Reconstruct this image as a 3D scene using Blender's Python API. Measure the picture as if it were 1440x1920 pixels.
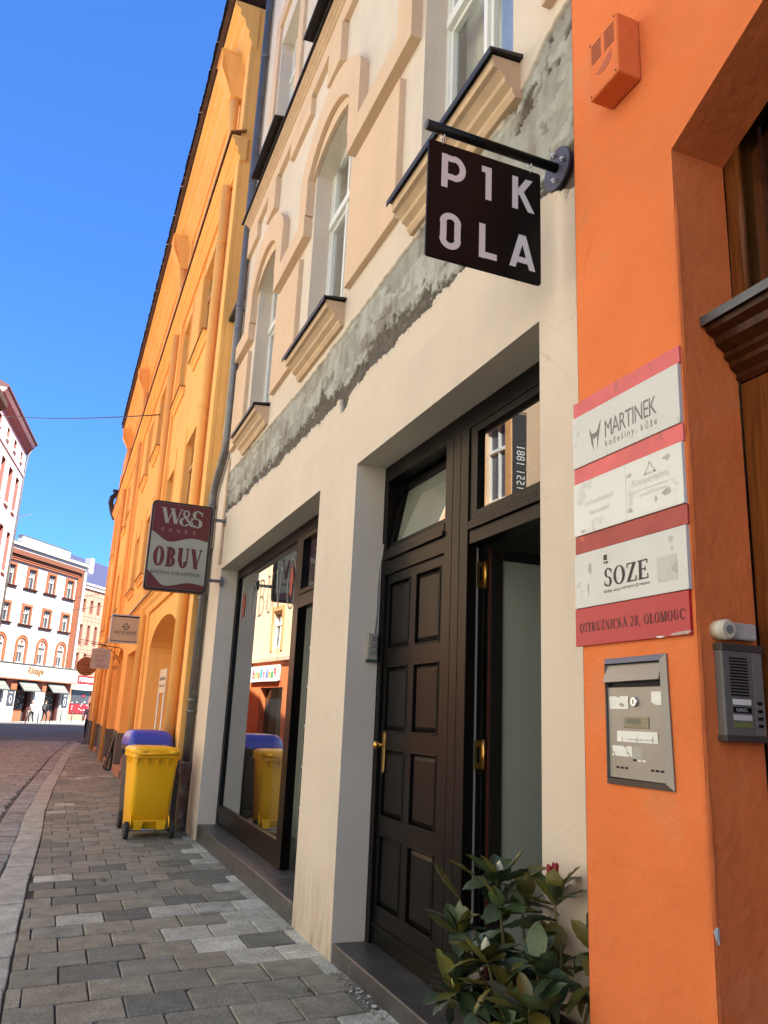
import bpy, bmesh, math, random
from mathutils import Vector, Matrix, noise
for _o in list(bpy.data.objects): bpy.data.objects.remove(_o)
random.seed(7)
Rd = math.radians
S = bpy.context.scene
COL = S.collection

# ------------------------------------------------------------------ camera, sky, sun, exposure
EYE = 1.45
def cam_axes(yaw, pit, rol):
    f = Vector((math.sin(yaw)*math.cos(pit), math.cos(yaw)*math.cos(pit), math.sin(pit)))
    r0 = Vector((math.cos(yaw), -math.sin(yaw), 0)); u0 = r0.cross(f)
    return math.cos(rol)*r0+math.sin(rol)*u0, -math.sin(rol)*r0+math.cos(rol)*u0, f
_r, _u, _f = cam_axes(Rd(21.346), Rd(14.466), Rd(2.585))
cd = bpy.data.cameras.new('camera'); cam = bpy.data.objects.new('camera', cd); COL.objects.link(cam)
cd.sensor_fit = 'VERTICAL'; cd.sensor_height = 36.0; cd.lens = 36.0*1500/1920; cd.clip_start = .05; cd.clip_end = 2000
cam.matrix_world = Matrix(((_r.x, _u.x, -_f.x, 0), (_r.y, _u.y, -_f.y, 0), (_r.z, _u.z, -_f.z, EYE), (0, 0, 0, 1)))
S.camera = cam
SUN_EL, SUN_AZ = Rd(52), Rd(142)          # azimuth clockwise from +Y
W = bpy.data.worlds.new('World'); S.world = W; W.use_nodes = True
wn = W.node_tree.nodes; bg = wn['Background']
sky = wn.new('ShaderNodeTexSky'); sky.sky_type = 'NISHITA'; sky.sun_disc = False
sky.sun_elevation = SUN_EL; sky.sun_rotation = SUN_AZ; sky.air_density = 1.0; sky.dust_density = .2; sky.ozone_density = 3.0
_gm = wn.new('ShaderNodeGamma'); _gm.inputs[1].default_value = .75
_m2 = wn.new('ShaderNodeVectorMath'); _m2.operation = 'MULTIPLY'; _m2.inputs[1].default_value = (.235, .515, 1.0)   # deep clear-day blue over the whole dome
W.node_tree.links.new(sky.outputs[0], _gm.inputs[0]); W.node_tree.links.new(_gm.outputs[0], _m2.inputs[0])
W.node_tree.links.new(_m2.outputs[0], bg.inputs[0]); bg.inputs[1].default_value = .092
sd = bpy.data.lights.new('sun', 'SUN'); sd.energy = 5.0; sd.angle = Rd(.5); sd.color = (1, .99, .90)
so = bpy.data.objects.new('sun', sd); COL.objects.link(so)
sv = Vector((math.sin(SUN_AZ)*math.cos(SUN_EL), math.cos(SUN_AZ)*math.cos(SUN_EL), math.sin(SUN_EL)))
so.location = (20, -20, 40); so.rotation_euler = (-sv).to_track_quat('-Z', 'Y').to_euler()
S.render.engine = 'CYCLES'
S.cycles.max_bounces = 8; S.cycles.diffuse_bounces = 5; S.cycles.glossy_bounces = 4; S.cycles.transparent_max_bounces = 8
S.cycles.caustics_reflective = False; S.cycles.caustics_refractive = False
vs = S.view_settings; vs.view_transform = 'Standard'; vs.look = 'None'; vs.exposure = 2.3; vs.gamma = 1.0; vs.use_curve_mapping = False

# ------------------------------------------------------------------ materials
MATS = {}
def mat(name, c, rough=.8, var=.08, scale=3.0, bump=.0, bscale=60., metal=0., spec=.4, c2=None, c2amt=0., c2scale=1.5, coat=0., streak=0., splash=False, crack=0., und=0.):
    if name in MATS: return MATS[name]
    m = bpy.data.materials.new(name); m.use_nodes = True; MATS[name] = m
    nt = m.node_tree; N = nt.nodes; L = nt.links; p = N['Principled BSDF']
    p.inputs['Roughness'].default_value = rough; p.inputs['Metallic'].default_value = metal
    p.inputs['Specular IOR Level'].default_value = spec; p.inputs['Coat Weight'].default_value = coat
    tc = N.new('ShaderNodeTexCoord')
    out = None
    def nz(s, d=5., r=.6, vec=None):
        n = N.new('ShaderNodeTexNoise'); n.inputs['Scale'].default_value = s; n.inputs['Detail'].default_value = d; n.inputs['Roughness'].default_value = r
        L.new(vec or tc.outputs['Object'], n.inputs['Vector']); return n.outputs['Fac']
    def mix(fac, a, b):
        x = N.new('ShaderNodeMix'); x.data_type = 'RGBA'
        if isinstance(fac, float): x.inputs[0].default_value = fac
        else: L.new(fac, x.inputs[0])
        for i, v in ((6, a), (7, b)):
            if isinstance(v, tuple): x.inputs[i].default_value = (*v, 1)
            else: L.new(v, x.inputs[i])
        return x.outputs[2]
    def ramp(fac, lo, hi):
        r = N.new('ShaderNodeMapRange'); r.inputs[1].default_value = lo; r.inputs[2].default_value = hi; L.new(fac, r.inputs[0]); return r.outputs[0]
    a = tuple(max(0, x*(1-var)) for x in c); b = tuple(min(1, x*(1+var)) for x in c)
    colr = mix(ramp(nz(scale), .3, .7), a, b)
    if c2 is not None:
        colr = mix(ramp(nz(c2scale, 8., .65), .62-c2amt, .66), colr, c2)
    if streak:
        mp = N.new('ShaderNodeMapping'); mp.inputs['Scale'].default_value = (6, 6, .5); L.new(tc.outputs['Object'], mp.inputs[0])
        st = ramp(nz(1.3, 6., .6, mp.outputs[0]), .45, .8)
        mu = N.new('ShaderNodeMath'); mu.operation = 'MULTIPLY'; mu.inputs[1].default_value = streak; L.new(st, mu.inputs[0])
        colr = mix(mu.outputs[0], colr, tuple(x*.62 for x in c))
    if crack:                                            # hairline cracks
        wv = N.new('ShaderNodeTexNoise'); wv.inputs['Scale'].default_value = 3.; wv.inputs['Detail'].default_value = 6; L.new(tc.outputs['Object'], wv.inputs['Vector'])
        ad = N.new('ShaderNodeVectorMath'); ad.operation = 'MULTIPLY_ADD'; ad.inputs[1].default_value = (.5, .5, .5); L.new(wv.outputs['Color'], ad.inputs[0]); L.new(tc.outputs['Object'], ad.inputs[2])
        vo = N.new('ShaderNodeTexVoronoi'); vo.feature = 'DISTANCE_TO_EDGE'; vo.inputs['Scale'].default_value = 1.5; L.new(ad.outputs[0], vo.inputs['Vector'])
        c1 = ramp(vo.outputs['Distance'], .006, .001); c3 = N.new('ShaderNodeMath'); c3.operation = 'MULTIPLY'; L.new(c1, c3.inputs[0]); L.new(ramp(nz(.9, 3.), .52, .66), c3.inputs[1])
        c4 = N.new('ShaderNodeMath'); c4.operation = 'MULTIPLY'; c4.inputs[1].default_value = crack; L.new(c3.outputs[0], c4.inputs[0])
        colr = mix(c4.outputs[0], colr, tuple(x*.35 for x in c))
    if splash:                                           # brown splash stains at the foot of the wall
        sx = N.new('ShaderNodeSeparateXYZ'); L.new(tc.outputs['Object'], sx.inputs[0])
        hz = N.new('ShaderNodeMapRange'); hz.inputs[1].default_value = .55; hz.inputs[2].default_value = -.02; L.new(sx.outputs[2], hz.inputs[0])
        mp = N.new('ShaderNodeMapping'); mp.inputs['Scale'].default_value = (3, 5, 1.4); L.new(tc.outputs['Object'], mp.inputs[0])
        sm = N.new('ShaderNodeMath'); sm.operation = 'MULTIPLY'; L.new(hz.outputs[0], sm.inputs[0]); L.new(ramp(nz(2.2, 9., .7, mp.outputs[0]), .35, .68), sm.inputs[1])
        s2 = N.new('ShaderNodeMath'); s2.operation = 'MULTIPLY'; s2.inputs[1].default_value = .85; L.new(sm.outputs[0], s2.inputs[0])
        colr = mix(s2.outputs[0], colr, (.22, .145, .085))
    L.new(colr, p.inputs['Base Color'])
    rr = N.new('ShaderNodeMapRange'); rr.inputs[3].default_value = max(.02, rough-.08); rr.inputs[4].default_value = min(1, rough+.08)
    L.new(nz(scale*2.3), rr.inputs[0]); L.new(rr.outputs[0], p.inputs['Roughness'])
    if bump:
        bp = N.new('ShaderNodeBump'); bp.inputs['Strength'].default_value = bump; bp.inputs['Distance'].default_value = .01
        L.new(nz(bscale, 6., .62), bp.inputs['Height']); L.new(bp.outputs[0], p.inputs['Normal'])
        if und:                                          # hand-trowelled unevenness
            b2 = N.new('ShaderNodeBump'); b2.inputs['Strength'].default_value = und; b2.inputs['Distance'].default_value = .03
            L.new(nz(3.2, 3., .5), b2.inputs['Height']); L.new(b2.outputs[0], bp.inputs['Normal'])
    return m

def wood(name, c1, c2, rough=.45, coat=.15):
    if name in MATS: return MATS[name]
    m = bpy.data.materials.new(name); m.use_nodes = True; MATS[name] = m
    N = m.node_tree.nodes; L = m.node_tree.links; p = N['Principled BSDF']
    tc = N.new('ShaderNodeTexCoord'); mp = N.new('ShaderNodeMapping'); mp.inputs['Scale'].default_value = (22, 22, 1.6)
    L.new(tc.outputs['Object'], mp.inputs[0])
    n = N.new('ShaderNodeTexNoise'); n.inputs['Scale'].default_value = 2.2; n.inputs['Detail'].default_value = 8; n.inputs['Distortion'].default_value = .8
    L.new(mp.outputs[0], n.inputs['Vector'])
    r = N.new('ShaderNodeValToRGB'); r.color_ramp.elements[0].position = .3; r.color_ramp.elements[1].position = .72
    r.color_ramp.elements[0].color = (*c1, 1); r.color_ramp.elements[1].color = (*c2, 1)
    L.new(n.outputs['Fac'], r.inputs[0]); L.new(r.outputs[0], p.inputs['Base Color'])
    p.inputs['Roughness'].default_value = rough; p.inputs['Specular IOR Level'].default_value = .10; p.inputs['Coat Weight'].default_value = coat; p.inputs['Coat Roughness'].default_value = .25
    b = N.new('ShaderNodeBump'); b.inputs['Strength'].default_value = .25; b.inputs['Distance'].default_value = .003
    L.new(n.outputs['Fac'], b.inputs['Height']); L.new(b.outputs[0], p.inputs['Normal'])
    return m

def glass(name, tint=(.9, .95, .93), ior=1.62, wav=.0):
    if name in MATS: return MATS[name]
    m = bpy.data.materials.new(name); m.use_nodes = True; MATS[name] = m
    N = m.node_tree.nodes; L = m.node_tree.links; N.remove(N['Principled BSDF']); o = N['Material Output']
    t = N.new('ShaderNodeBsdfTransparent'); t.inputs[0].default_value = (*tint, 1)
    g = N.new('ShaderNodeBsdfGlossy'); g.inputs['Roughness'].default_value = .0; g.inputs[0].default_value = (.97, .98, .98, 1)
    f = N.new('ShaderNodeLayerWeight'); f.inputs[0].default_value = .5
    pw = N.new('ShaderNodeMath'); pw.operation = 'POWER'; pw.inputs[1].default_value = 4.6; L.new(f.outputs['Facing'], pw.inputs[0])
    mx = N.new('ShaderNodeMath'); mx.operation = 'MULTIPLY_ADD'; mx.inputs[1].default_value = 1.6; mx.inputs[2].default_value = .125; mx.use_clamp = True
    L.new(pw.outputs[0], mx.inputs[0])
    x = N.new('ShaderNodeMixShader'); L.new(mx.outputs[0], x.inputs[0]); L.new(t.outputs[0], x.inputs[1]); L.new(g.outputs[0], x.inputs[2])
    if wav:
        tc = N.new('ShaderNodeTexCoord'); n = N.new('ShaderNodeTexNoise'); n.inputs['Scale'].default_value = 1.3; n.inputs['Detail'].default_value = 1
        L.new(tc.outputs['Object'], n.inputs['Vector'])
        b = N.new('ShaderNodeBump'); b.inputs['Strength'].default_value = wav; b.inputs['Distance'].default_value = .01
        L.new(n.outputs['Fac'], b.inputs['Height']); L.new(b.outputs[0], g.inputs['Normal'])
    L.new(x.outputs[0], o.inputs[0]); return m

M = {}
M['beige'] = mat('beige_plaster', (.605, .515, .418), .9, .06, 1.1, .4, 55, streak=.10, splash=True, crack=.35)
M['cream'] = mat('cream_plaster', (.63, .54, .44), .9, .06, 1.4, .35, 60, streak=.22, crack=.2)
M['reveal'] = mat('reveal_plaster', (.55, .50, .43), .9, .05, 2, .25, 60)  # door and shop reveals, a little greyer than the beige front
M['peach'] = mat('peach_plaster', (.635, .455, .305), .9, .05, 1.5, .3, 60, streak=.12)
M['sill'] = mat('sill_plaster', (.55, .39, .25), .85, .10, 5, .3, 40, streak=.25)
M['orange'] = mat('orange_plaster', (.67, .165, .043), .86, .10, 1.1, .5, 30, c2=(.62, .19, .065), c2amt=.06, c2scale=2.2, streak=.10, crack=.5, und=.8)
M['yellow'] = mat('yellow_plaster', (.88, .455, .13), .88, .07, .8, .3, 40, streak=.26, crack=.15)
M['plinth'] = mat('grey_plinth', (.115, .105, .095), .8, .1, 3, .2, 40)
M['tin'] = mat('dark_tin', (.03, .026, .024), .45, .2, 6, .1, 30, metal=.3)
M['zinc'] = mat('zinc_pipe', (.17, .165, .16), .5, .18, 5, .15, 12, metal=.55, c2=(.30, .30, .29), c2amt=-.03, c2scale=18)
M['rust'] = mat('rusty_iron', (.13, .085, .055), .85, .4, 9, .8, 25, c2=(.33, .30, .26), c2amt=.06, c2scale=14)
M['door'] = wood('dark_brown_wood', (.0032, .0027, .0023), (.0075, .0062, .0052), .36, .0)
M['redwood'] = wood('varnished_wood', (.085, .024, .006), (.19, .06, .014), .38, .15)
M['dredwood'] = wood('dark_varnished_wood', (.03, .009, .004), (.075, .023, .008), .35, .15)
M['glass'] = glass('window_glass', wav=.06)
M['whitewood'] = mat('white_paint', (.72, .72, .68), .45, .05, 4, .1, 40)
M['curtain'] = mat('net_curtain', (.62, .61, .58), .95, .12, 9)
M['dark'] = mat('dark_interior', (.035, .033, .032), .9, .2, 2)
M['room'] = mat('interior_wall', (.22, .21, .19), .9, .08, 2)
M['frost'] = mat('frosted_glass', (.30, .335, .30), .22, .05, 1.5, spec=.5)
M['stone'] = mat('dark_step_stone', (.055, .053, .051), .38, .3, 5, .25, 90, c2=(.13, .125, .12), c2amt=-.02, c2scale=4.5)
M['brass'] = mat('brass', (.55, .33, .09), .3, .1, 8, metal=1.)
M['steel'] = mat('brushed_steel', (.25, .232, .212), .42, .08, 3, .05, 80, metal=.7)
M['black'] = mat('black_metal', (.006, .006, .006), .35, .2, 6, spec=.12)
M['letter'] = mat('pale_letters', (.57, .595, .60), .6, .03, 6)
M['flange'] = mat('blue_grey_flange', (.055, .052, .085), .5, .1, 10)
M['bolt'] = mat('bolt_steel', (.6, .6, .6), .3, .1, 10, metal=.9)
M['plate'] = mat('pale_grey_plate', (.53, .535, .51), .35, .05, 5, c2=(.44, .44, .42), c2amt=-.02, c2scale=9)
M['plate2'] = mat('white_plate', (.62, .625, .59), .4, .05, 5, c2=(.50, .50, .47), c2amt=.02, c2scale=7)
M['pinkred'] = mat('faded_pink_strip', (.60, .115, .115), .55, .12, 9, c2=(.42, .11, .10), c2amt=-.01, c2scale=16)
M['brickred'] = mat('brick_red_strip', (.33, .055, .045), .6, .12, 9, c2=(.48, .10, .08), c2amt=0., c2scale=10)
M['red'] = mat('red_plate', (.38, .012, .02), .35, .05, 4)
M['ink'] = mat('dark_ink', (.025, .022, .022), .6, .1, 10)
M['greyink'] = mat('grey_ink', (.17, .16, .155), .6, .1, 10)
M['faint'] = mat('faint_ink', (.50, .50, .475), .6, .1, 10)
M['scuff'] = mat('glue_residue', (.42, .415, .385), .8, .3, 40, c2=(.5, .5, .47), c2amt=.05, c2scale=45)
M['paper'] = mat('white_paper', (.70, .70, .66), .8, .06, 20)
M['binY'] = mat('yellow_bin_plastic', (.92, .47, .008), .42, .05, 3, .06, 160, spec=.4)
M['binB'] = mat('blue_bin_plastic', (.045, .060, .40), .36, .1, 3, .06, 160, spec=.5)
M['rubber'] = mat('black_rubber', (.02, .02, .02), .75, .2, 9)
M['maroon'] = mat('maroon_acrylic', (.105, .018, .017), .3, .1, 3)
M['signcream'] = mat('cream_acrylic', (.30, .305, .245), .3, .04, 3)
M['natur'] = mat('tan_sign', (.46, .33, .22), .55, .04, 4)
M['alu'] = mat('aluminium', (.50, .48, .45), .35, .05, 6, metal=.7)
M['wsign'] = mat('round_wood_sign', (.28, .105, .032), .6, .15, 6, .2, 40)
M['greysign'] = mat('grey_painted_sign', (.42, .36, .31), .6, .08, 6)
M['board'] = mat('blackboard', (.02, .022, .022), .6, .2, 10)
M['chalk'] = mat('chalk', (.35, .36, .33), .9, .2, 30)
M['kerb'] = mat('granite_kerb', (.37, .325, .315), .85, .10, 9, .5, 120, c2=(.25, .22, .21), c2amt=-.03, c2scale=90)
M['terracotta'] = mat('terracotta_step', (.36, .185, .115), .8, .12, 8)
M['tile'] = mat('roof_tile', (.085, .045, .03), .85, .3, 7, .3, 40)
M['moss'] = mat('joint_moss', (.07, .09, .025), .95, .3, 40)
M['joint'] = mat('joint_sand', (.055, .048, .040), .95, .25, 25, .6, 120)

def attr_mat(name, stops, rough, bump, spk, bscale=110):
    m = bpy.data.materials.new(name); m.use_nodes = True; MATS[name] = m
    N = m.node_tree.nodes; L = m.node_tree.links; p = N['Principled BSDF']; p.inputs['Roughness'].default_value = rough; p.inputs['Specular IOR Level'].default_value = .3
    at = N.new('ShaderNodeAttribute'); at.attribute_name = 'rnd'
    r = N.new('ShaderNodeValToRGB'); e = r.color_ramp.elements; r.color_ramp.interpolation = 'CONSTANT' if spk else 'LINEAR'
    e[0].position, e[0].color = stops[0][0], (*stops[0][1], 1); e[1].position, e[1].color = stops[1][0], (*stops[1][1], 1)
    for pos, c in stops[2:]: e.new(pos).color = (*c, 1)
    L.new(at.outputs['Fac'], r.inputs[0])
    tc = N.new('ShaderNodeTexCoord')
    n = N.new('ShaderNodeTexNoise'); n.inputs['Scale'].default_value = bscale; n.inputs['Detail'].default_value = 4; L.new(tc.outputs['Object'], n.inputs['Vector'])
    n2 = N.new('ShaderNodeTexNoise'); n2.inputs['Scale'].default_value = 7; n2.inputs['Detail'].default_value = 7; L.new(tc.outputs['Object'], n2.inputs['Vector'])
    h = N.new('ShaderNodeMath'); h.operation = 'MULTIPLY_ADD'; h.inputs[1].default_value = 2.3; h.inputs[2].default_value = -.15; L.new(n.outputs['Fac'], h.inputs[0])
    h2 = N.new('ShaderNodeMath'); h2.operation = 'MULTIPLY_ADD'; h2.inputs[1].default_value = 1.0; h2.inputs[2].default_value = .5; L.new(n2.outputs['Fac'], h2.inputs[0])
    hh = N.new('ShaderNodeMath'); hh.operation = 'MULTIPLY'; L.new(h.outputs[0], hh.inputs[0]); L.new(h2.outputs[0], hh.inputs[1])
    v = N.new('ShaderNodeVectorMath'); v.operation = 'SCALE'; L.new(r.outputs[0], v.inputs[0]); L.new(hh.outputs[0], v.inputs['Scale'])
    n3 = N.new('ShaderNodeTexNoise'); n3.inputs['Scale'].default_value = 1.7; n3.inputs['Detail'].default_value = 8; n3.inputs['Roughness'].default_value = .7; L.new(tc.outputs['Object'], n3.inputs['Vector'])
    m3 = N.new('ShaderNodeMapRange'); m3.inputs[1].default_value = .5; m3.inputs[2].default_value = .75; m3.inputs[3].default_value = 0; m3.inputs[4].default_value = .55; L.new(n3.outputs['Fac'], m3.inputs[0])
    x3 = N.new('ShaderNodeMix'); x3.data_type = 'RGBA'; L.new(m3.outputs[0], x3.inputs[0]); L.new(v.outputs[0], x3.inputs[6]); x3.inputs[7].default_value = (.075, .066, .055, 1)
    vg = N.new('ShaderNodeTexVoronoi'); vg.inputs['Scale'].default_value = 3.1; L.new(tc.outputs['Object'], vg.inputs['Vector'])
    mg = N.new('ShaderNodeMapRange'); mg.inputs[1].default_value = .052; mg.inputs[2].default_value = .040; mg.inputs[4].default_value = .55; L.new(vg.outputs['Distance'], mg.inputs[0])
    xg = N.new('ShaderNodeMix'); xg.data_type = 'RGBA'; L.new(mg.outputs[0], xg.inputs[0]); L.new(x3.outputs[2], xg.inputs[6]); xg.inputs[7].default_value = (.06, .057, .052, 1)
    L.new(xg.outputs[2], p.inputs['Base Color'])
    b = N.new('ShaderNodeBump'); b.inputs['Strength'].default_value = bump; b.inputs['Distance'].default_value = .004
    L.new(n.outputs['Fac'], b.inputs['Height']); L.new(b.outputs[0], p.inputs['Normal'])
    return m
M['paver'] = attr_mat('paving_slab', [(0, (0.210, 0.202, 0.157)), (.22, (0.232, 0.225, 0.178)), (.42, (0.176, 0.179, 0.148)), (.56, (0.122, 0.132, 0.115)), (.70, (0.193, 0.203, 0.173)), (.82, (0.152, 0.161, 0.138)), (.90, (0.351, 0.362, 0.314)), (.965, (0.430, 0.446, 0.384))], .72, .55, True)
M['sett'] = attr_mat('granite_sett', [(0, (0.212, 0.212, 0.199)), (.35, (0.275, 0.276, 0.262)), (.7, (0.180, 0.182, 0.174)), (1, (0.349, 0.353, 0.337))], .7, .6, False, 60)

M['kerbst'] = attr_mat('granite_kerb_stone', [(0, (0.265, 0.270, 0.247)), (.35, (0.343, 0.350, 0.321)), (.7, (0.294, 0.302, 0.277)), (1, (0.382, 0.392, 0.362))], .8, .6, False, 130)

# ------------------------------------------------------------------ mesh helpers
class MB:
    def __init__(s): s.v = []; s.f = []; s.sm = []; s.a = []; s.g = []
    def add(s, vs, fs, smooth=False, a=0.):
        o = len(s.v); s.v += [tuple(v) for v in vs]; s.a += [a]*len(vs); s.g.append((o, len(s.f)))
        for f in fs: s.f.append([i+o for i in f]); s.sm.append(smooth)
        return s
    def box(s, x0, x1, y0, y1, z0, z1, F=None, a=0.):
        vs = [(x, y, z) for x in (x0, x1) for y in (y0, y1) for z in (z0, z1)]
        if F: vs = [F(*v) for v in vs]
        return s.add(vs, [(0, 1, 3, 2), (4, 6, 7, 5), (0, 4, 5, 1), (2, 3, 7, 6), (0, 2, 6, 4), (1, 5, 7, 3)], False, a)
    def quad(s, *p): return s.add(p, [tuple(range(len(p)))])
    def prism(s, poly, d0, d1, F):                       # poly in (u,v); F(u,d,v)
        n = len(poly); vs = [F(u, d0, v) for u, v in poly]+[F(u, d1, v) for u, v in poly]
        return s.add(vs, [tuple(range(n)), tuple(range(2*n-1, n-1, -1))]+[(i, (i+1) % n, n+(i+1) % n, n+i) for i in range(n)])
    def tube(s, path, r, n=12, cap=True, smooth=True):
        path = [Vector(p) for p in path]; rs = r if isinstance(r, (list, tuple)) else [r]*len(path)
        rings = []; ref = None
        for i, p in enumerate(path):
            t = (path[min(i+1, len(path)-1)]-path[max(i-1, 0)]).normalized()
            if ref is None: ref = Vector((0, 0, 1)) if abs(t.z) < .9 else Vector((1, 0, 0))
            a = (ref-t*ref.dot(t)).normalized(); b = t.cross(a); ref = a
            rings.append([p+(a*math.cos(k*2*math.pi/n)+b*math.sin(k*2*math.pi/n))*rs[i] for k in range(n)])
        o = len(s.v); s.g.append((o, len(s.f)))
        for q in rings: s.v += [tuple(v) for v in q]; s.a += [0.]*n
        for i in range(len(rings)-1):
            for k in range(n): s.f.append([o+i*n+k, o+i*n+(k+1) % n, o+(i+1)*n+(k+1) % n, o+(i+1)*n+k]); s.sm.append(smooth)
        if cap:
            s.f.append([o+k for k in range(n)][::-1]); s.sm.append(False)
            e = o+(len(rings)-1)*n; s.f.append([e+k for k in range(n)]); s.sm.append(False)
        return s
    def parts(s, name, m, parent=None, **k):             # one object for each separate piece
        G = s.g+[(len(s.v), len(s.f))]; out = []
        for (v0, f0), (v1, f1) in zip(G, G[1:]):
            q = MB(); q.v = s.v[v0:v1]; q.a = s.a[v0:v1]; q.f = [[i-v0 for i in f] for f in s.f[f0:f1]]; q.sm = s.sm[f0:f1]; out.append(q.build(name, m, parent, **k))
        return out
    def build(s, name, m, parent=None, bevel=0., fix=True, local=False, attr=False, seg=2, subsurf=0):
        me = bpy.data.meshes.new(name); me.from_pydata(s.v, [], s.f)
        me.polygons.foreach_set('use_smooth', s.sm)
        if attr:
            at = me.attributes.new('rnd', 'FLOAT', 'POINT'); at.data.foreach_set('value', s.a)
        if fix:
            b = bmesh.new(); b.from_mesh(me); bmesh.ops.recalc_face_normals(b, faces=b.faces); b.to_mesh(me); b.free()
        me.materials.append(M[m] if isinstance(m, str) else m)
        o = bpy.data.objects.new(name, me); COL.objects.link(o)
        if parent:
            o.parent = parent
            if not local:
                off = parent.location.copy()
                if parent.parent: pass
                o.matrix_parent_inverse = Matrix.Translation(-root_loc(parent))
        if bevel:
            mo = o.modifiers.new('bevel', 'BEVEL'); mo.width = bevel; mo.segments = seg; mo.limit_method = 'ANGLE'; mo.angle_limit = Rd(40)
        if subsurf:
            mo = o.modifiers.new('sub', 'SUBSURF'); mo.levels = subsurf; mo.render_levels = subsurf
        return o
def root_loc(p):
    # parts are modelled in world coordinates (mesh objects sit at the origin), only the root Empty has a location
    return p.location if p.type == 'EMPTY' else Vector((0, 0, 0))
def tag(o, label, cat, group=None):
    o['label'] = label; o['category'] = cat
    if group: o['group'] = group
    return o
def thing(name, label, cat, loc=(0, 0, 0), rz=0., group=None):
    o = bpy.data.objects.new(name, None); COL.objects.link(o); o.location = loc; o.rotation_euler = (0, 0, rz); o.empty_display_size = .2
    return tag(o, label, cat, group)
def struct(o, kind='structure'): o['kind'] = kind; return o

def FX(X): return lambda u, d, z: (X-d, u, z)           # facade facing the street (-x), u = y, d = outward
def FYm(y): return lambda u, d, z: (u, y-d, z)          # face looking back at the viewer (-y), u = x
def LOCAL(u, d, z): return (u, -d, z)                   # local facade frame: u right, d outward = -y

def arch_pts(u0, u1, spring, rise, n=14, kind='seg'):
    c = (u0+u1)/2; h = (u1-u0)/2; P = []
    if kind == 'kink': return [(u0, spring), (u0+.1, spring+.055), (u0+.4, spring+.22), (c-.2, spring+rise*.9), (c, spring+rise), (c+.2, spring+rise*.9), (u1-.4, spring+.22), (u1-.1, spring+.055), (u1, spring)]
    for i in range(n+1):
        if kind == 'seg':
            Rr = (h*h+rise*rise)/(2*rise); a0 = math.asin(min(1, h/Rr)); a = -a0+2*a0*i/n
            P.append((c+Rr*math.sin(a), spring+Rr*math.cos(a)-(Rr-rise)))
        else:
            a = math.pi-math.pi*i/n; P.append((c+h*math.cos(a), spring+rise*math.sin(a)))
    return P
def wall(mb, F, u0, u1, z0, z1, ops, rv=None, depth=.2):
    """flat wall with openings (u0,u1,z0,z1,rise,kind); reveals go to rv (another MB) or mb"""
    us = sorted({u0, u1, *[o[0] for o in ops], *[o[1] for o in ops]}); zs = sorted({z0, z1, *[o[2] for o in ops], *[o[3] for o in ops]})
    us = [u for u in us if u0 <= u <= u1]; zs = [z for z in zs if z0 <= z <= z1]
    for i in range(len(us)-1):
        for j in range(len(zs)-1):
            cu, cz = (us[i]+us[i+1])/2, (zs[j]+zs[j+1])/2
            if any(o[0] < cu < o[1] and o[2] < cz < o[3] for o in ops): continue
            mb.quad(F(us[i], 0, zs[j]), F(us[i+1], 0, zs[j]), F(us[i+1], 0, zs[j+1]), F(us[i], 0, zs[j+1]))
    R = rv or mb
    for o in ops:
        a, b, c, d = o[:4]; rise = o[4] if len(o) > 4 else 0; dp = o[6] if len(o) > 6 else depth
        if rise:
            P = arch_pts(a, b, d-rise, rise, 16, o[5]); sp = d-rise
            for k in range(len(P)-1):
                mb.quad(F(P[k][0], 0, P[k][1]), F(P[k+1][0], 0, P[k+1][1]), F(P[k+1][0], 0, d+1e-5), F(P[k][0], 0, d+1e-5))
                R.quad(F(P[k][0], 0, P[k][1]), F(P[k+1][0], 0, P[k+1][1]), F(P[k+1][0], -dp, P[k+1][1]), F(P[k][0], -dp, P[k][1]))
        else:
            sp = d; R.quad(F(a, 0, d), F(b, 0, d), F(b, -dp, d), F(a, -dp, d))
        R.quad(F(a, 0, c), F(a, 0, sp), F(a, -dp, sp), F(a, -dp, c)); R.quad(F(b, 0, c), F(b, 0, sp), F(b, -dp, sp), F(b, -dp, c))
        R.quad(F(a, 0, c), F(b, 0, c), F(b, -dp, c), F(a, -dp, c))
def strip_prism(mb, F, profile, u0, u1):                 # profile (d,z) swept along u
    n = len(profile); vs = [F(u0, d, z) for d, z in profile]+[F(u1, d, z) for d, z in profile]
    mb.add(vs, [tuple(range(n)), tuple(range(2*n-1, n-1, -1))]+[(i, (i+1) % n, n+(i+1) % n, n+i) for i in range(n)])
def ring(mb, F, inner, outer, d0, d1):                   # band between two open polylines
    n = len(inner)
    for k in range(n-1):
        a, b, c, e = inner[k], inner[k+1], outer[k+1], outer[k]
        mb.prism([a, b, c, e], d0, d1, F)

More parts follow.
